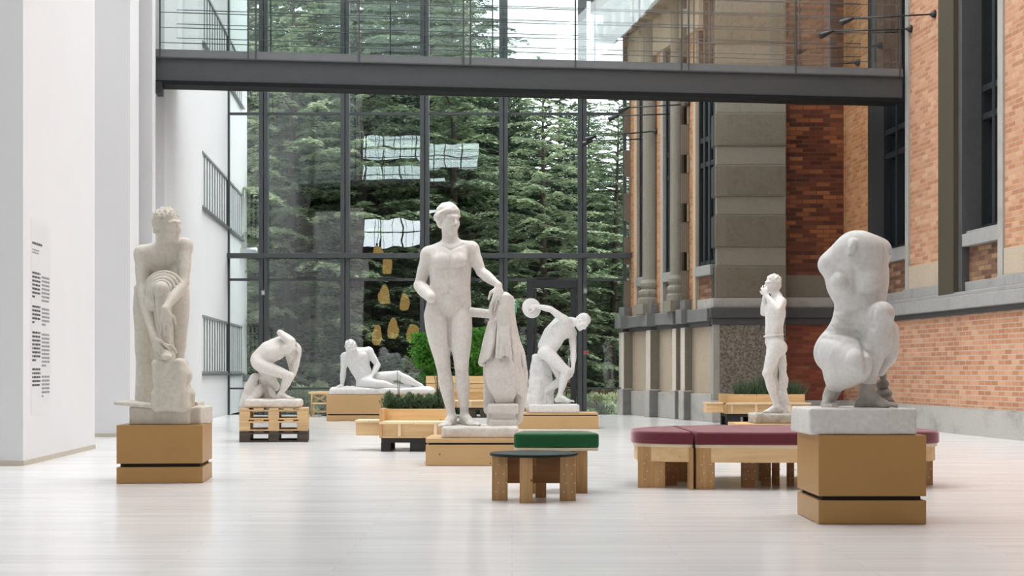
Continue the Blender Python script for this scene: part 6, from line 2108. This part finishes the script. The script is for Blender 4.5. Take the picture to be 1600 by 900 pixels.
# ---------------------------------------------------------------- 7: headless crouching torso (right)
def statue_torso():
    Y0 = YG + 0.36
    q = Pose(Y0); zt = zt_(680, YG)
    org = q(1348, 678); org[2] = zt
    t = statue('marble_statue', 'headless armless marble crouching nude on the ochre plinth at right', org)
    u = 0.95
    S = Field()
    # trunk
    S.limb([q(1339, 398, 0.0), q(1340, 440, 0.0), q(1344, 472, 0.0), q(1336, 505, 0.02), q(1322, 538, 0.05)], [0.165, 0.190, 0.190, 0.172, 0.158, 0.155, 0.160], 0.05, flat=V3(0, 1, 0), fr=0.72)
    S.ell(q(1366, 430, 0.03), (0.095, 0.10, 0.21), None, 0.05)
    S.ell(q(1352, 396, 0.0), (0.145, 0.105, 0.09), None, 0.05)
    S.limb([q(1310, 402, 0.02), q(1352, 390, 0.0), q(1372, 392, 0.05)], [0.080, 0.095, 0.085], 0.05)
    S.ell(q(1298, 413, 0.03), (0.088, 0.09, 0.085), (V3(1, 0, 0.5), V3(0, 1, 0), V3(-0.5, 0, 1)), 0.04)   # broken shoulder, left
    S.ell(q(1312, 436, 0.03), (0.092, 0.10, 0.14), None, 0.05)
    S.ell(q(1377, 393, 0.05), (0.056, 0.070, 0.075), None, 0.04)             # broken shoulder, right
    S.limb([q(1330, 389, 0.0), q(1345, 381, 0.0), q(1365, 383, 0.02)], [0.075, 0.07, 0.06], 0.03)
    # broken neck face: a tilted tongue of stone
    S.limb([q(1333, 380, -0.09), q(1331, 388, -0.115), q(1327, 398, -0.125)], [0.034, 0.030, 0.014], 0.012)
    S.limb([q(1334, 383, -0.145), q(1329, 394, -0.15)], [0.014, 0.008], 0.010, 's')
    S.ball(q(1350, 405, -0.115), 0.020, 0.02)                                # stub on the chest
    S.ball(q(1388, 393, 0.0), 0.02, 0.02, 's')
    # breasts
    S.ell(q(1358, 438, -0.100), (0.070, 0.066, 0.070), None, 0.04); S.ball(q(1370, 442, -0.150), 0.012, 0.015)
    S.ell(q(1312, 441, -0.085), (0.060, 0.062, 0.070), None, 0.035)
    # hips and the lowered thigh (knee toward the viewer)
    S.ell(q(1310, 546, 0.06), (0.135, 0.160, 0.145), None, 0.05)
    S.limb([q(1305, 551, 0.02), q(1322, 559, -0.12), q(1338, 566, -0.24)], [0.145, 0.150, 0.142, 0.125, 0.098], 0.03)
    S.ell(q(1339, 572, -0.22), (0.078, 0.085, 0.092), None, 0.05)
    S.ell(q(1324, 580, -0.12), (0.115, 0.12, 0.085), None, 0.05)
    S.limb([q(1338, 580, -0.20), q(1322, 583, -0.14), q(1309, 586, -0.04)], [0.08, 0.095, 0.095], 0.04)
    # its lower leg folded back to the toes
    S.limb([q(1328, 580, -0.18), q(1309, 596, -0.02), q(1304, 604, 0.01)], [0.07, 0.075, 0.065, 0.054], 0.04)
    # raised knee and its leg
    S.limb([q(1330, 530, 0.14), q(1350, 515, 0.0), q(1376, 492, -0.16)], [0.13, 0.125, 0.11, 0.092, 0.078], 0.035)
    S.ball(q(1378, 490, -0.185), 0.072, 0.03)
    S.limb([q(1378, 490, -0.17), q(1371, 530, -0.13), q(1359, 580, -0.08), q(1356, 603, -0.07)], [0.074, 0.080, 0.092, 0.088, 0.068, 0.056, 0.050], 0.03)
    S.ell(q(1387, 528, -0.02), (0.066, 0.11, 0.18), (V3(1, 0, 0.12), V3(0, 1, 0), V3(-0.12, 0, 1)), 0.035)
    S.limb([q(1394, 515, 0.02), q(1390, 552, 0.02), q(1376, 580, 0.02)], [0.045, 0.055, 0.035], 0.04)
    S.ell(S.front(q, 1325, 494) + V3(0, 0.012, 0), (0.085, 0.035, 0.024), (V3(1, 0, -0.12), V3(0, 1, 0), V3(0.12, 0, 1)), 0.02)
    S.ell(S.front(q, 1320, 510) + V3(0, 0.010, 0), (0.095, 0.038, 0.026), (V3(1, 0, -0.16), V3(0, 1, 0), V3(0.16, 0, 1)), 0.02)
    S.crease(q, [(1304, 485), (1316, 488.5), (1332, 489), (1350, 484)], [0.004, 0.010, 0.010, 0.004], 0.022)
    S.crease(q, [(1298, 500), (1312, 503.5), (1328, 504.5), (1346, 500)], [0.004, 0.011, 0.011, 0.004], 0.022)
    S.crease(q, [(1290, 516), (1304, 520), (1322, 522), (1340, 522)], [0.005, 0.013, 0.014, 0.008], 0.025)
    S.crease(q, [(1286, 528), (1300, 528), (1320, 530), (1336, 536), (1345, 545)], [0.005, 0.011, 0.014, 0.010, 0.003], 0.03)
    S.crease(q, [(1349, 505), (1350, 530), (1352, 556), (1353, 578)], [0.010, 0.017, 0.017, 0.012], 0.03)
    S.crease(q, [(1299, 431), (1304, 424), (1314, 424), (1324, 432), (1327, 442)], [0.003, 0.008, 0.009, 0.007, 0.003], 0.022)
    S.crease(q, [(1335, 424), (1337, 440), (1337, 458)], [0.004, 0.012, 0.005], 0.045)
    S.crease(q, [(1341, 455), (1355, 461), (1372, 456), (1380, 446)], [0.003, 0.007, 0.007, 0.003], 0.028)
    S.crease(q, [(1321, 385), (1326, 397), (1333, 400), (1341, 388)], [0.003, 0.007, 0.006, 0.003], 0.012)
    S.crease(q, [(1378, 385), (1381, 396), (1379, 410)], [0.003, 0.008, 0.004], 0.02)
    S.crease(q, [(1390, 500), (1388, 525), (1382, 556)], [0.003, 0.008, 0.004], 0.03)
    S.crease(q, [(1366, 484), (1363, 500), (1366, 512)], [0.003, 0.007, 0.003], 0.03)
    S.mesh('figure', 'marble_stained', 0.0075, t, org)
    # feet, darker from handling
    S = Field()
    a1 = q(1354, 612, -0.06)
    S.limb([q(1356.5, 600, -0.07), a1], [0.053, 0.049], 0.02)
    foot(S, q(1354, 617, -0.05), V3(0.62, -0.78, 0), u * 1.15)
    S.limb([q(1345, 625, 0.0), q(1341, 636, 0.0)], [0.03, 0.03], 0.02)
    S.mesh('foot', 'marble_foot', 0.0065, t, org)
    S = Field()
    S.limb([q(1304.5, 603, 0.01), q(1297, 620, 0.04)], [0.058, 0.054, 0.044], 0.02)
    S.limb([q(1297, 618, 0.04), q(1291, 633, -0.04)], [0.042, 0.040, 0.034], 0.03)
    for k in range(5):
        b = q(1286.5 + 5.0 * k, 635, -0.06)
        S.limb([b + V3(0, 0.03, 0.012), b + V3(0, -0.025 - 0.008 * (2 - abs(k - 2)), 0.004), b + V3(0, -0.045 - 0.008 * (2 - abs(k - 2)), -0.008)], [0.014, 0.011, 0.009], 0.008)
    S.mesh('foot', 'marble_foot', 0.0065, t, org)
    # dark lump of stone behind the foot
    S = Field()
    S.ball(q(1379, 586, 0.14), 0.026, 0.012); S.ell(q(1379, 600, 0.14), (0.042, 0.042, 0.030), None, 0.012)
    S.ell(q(1382, 614, 0.13), (0.052, 0.055, 0.036), None, 0.012); S.ell(q(1383, 630, 0.12), (0.064, 0.065, 0.045), None, 0.015)
    S.rough(lumps(45, 0.006, 71))
    S.mesh('stone_lump', 'stone_dark_lump', 0.007, t, org, zmin=zt + 0.15)
    S = Field()
    slab(S, (1264.5, 638), (1433.5, 680.5), Y0 - 0.34, Y0 + 0.30, 0.012)
    S.rough(lumps(30, 0.0015, 73))
    S.mesh('base', 'marble_stained', 0.009, t, org, zmin=zt)
    return t
statue_torso()
# ================================================================== DAYLIGHT
w = bpy.data.worlds.new('sky')
SC.world = w
w.use_nodes = True
nt = w.node_tree
nt.nodes.clear()
out = nt.nodes.new('ShaderNodeOutputWorld')
bg = nt.nodes.new('ShaderNodeBackground')
tc = nt.nodes.new('ShaderNodeTexCoord')
sep = nt.nodes.new('ShaderNodeSeparateXYZ')
L(nt, tc.outputs['Generated'], sep.inputs[0])
up_ = math_n(nt, 'MAXIMUM', sep.outputs[2], 0.0)
col = ramp(nt, up_, [(0.0, (0.80, 0.83, 0.85)), (0.35, (0.90, 0.94, 0.97)), (1.0, (0.98, 0.99, 1.0))])
st = math_n(nt, 'MULTIPLY', math_n(nt, 'ADD', math_n(nt, 'MULTIPLY', up_, 2.2), 0.5), SKY)
L(nt, col, bg.inputs['Color'])
L(nt, st, bg.inputs['Strength'])
L(nt, bg.outputs[0], out.inputs['Surface'])
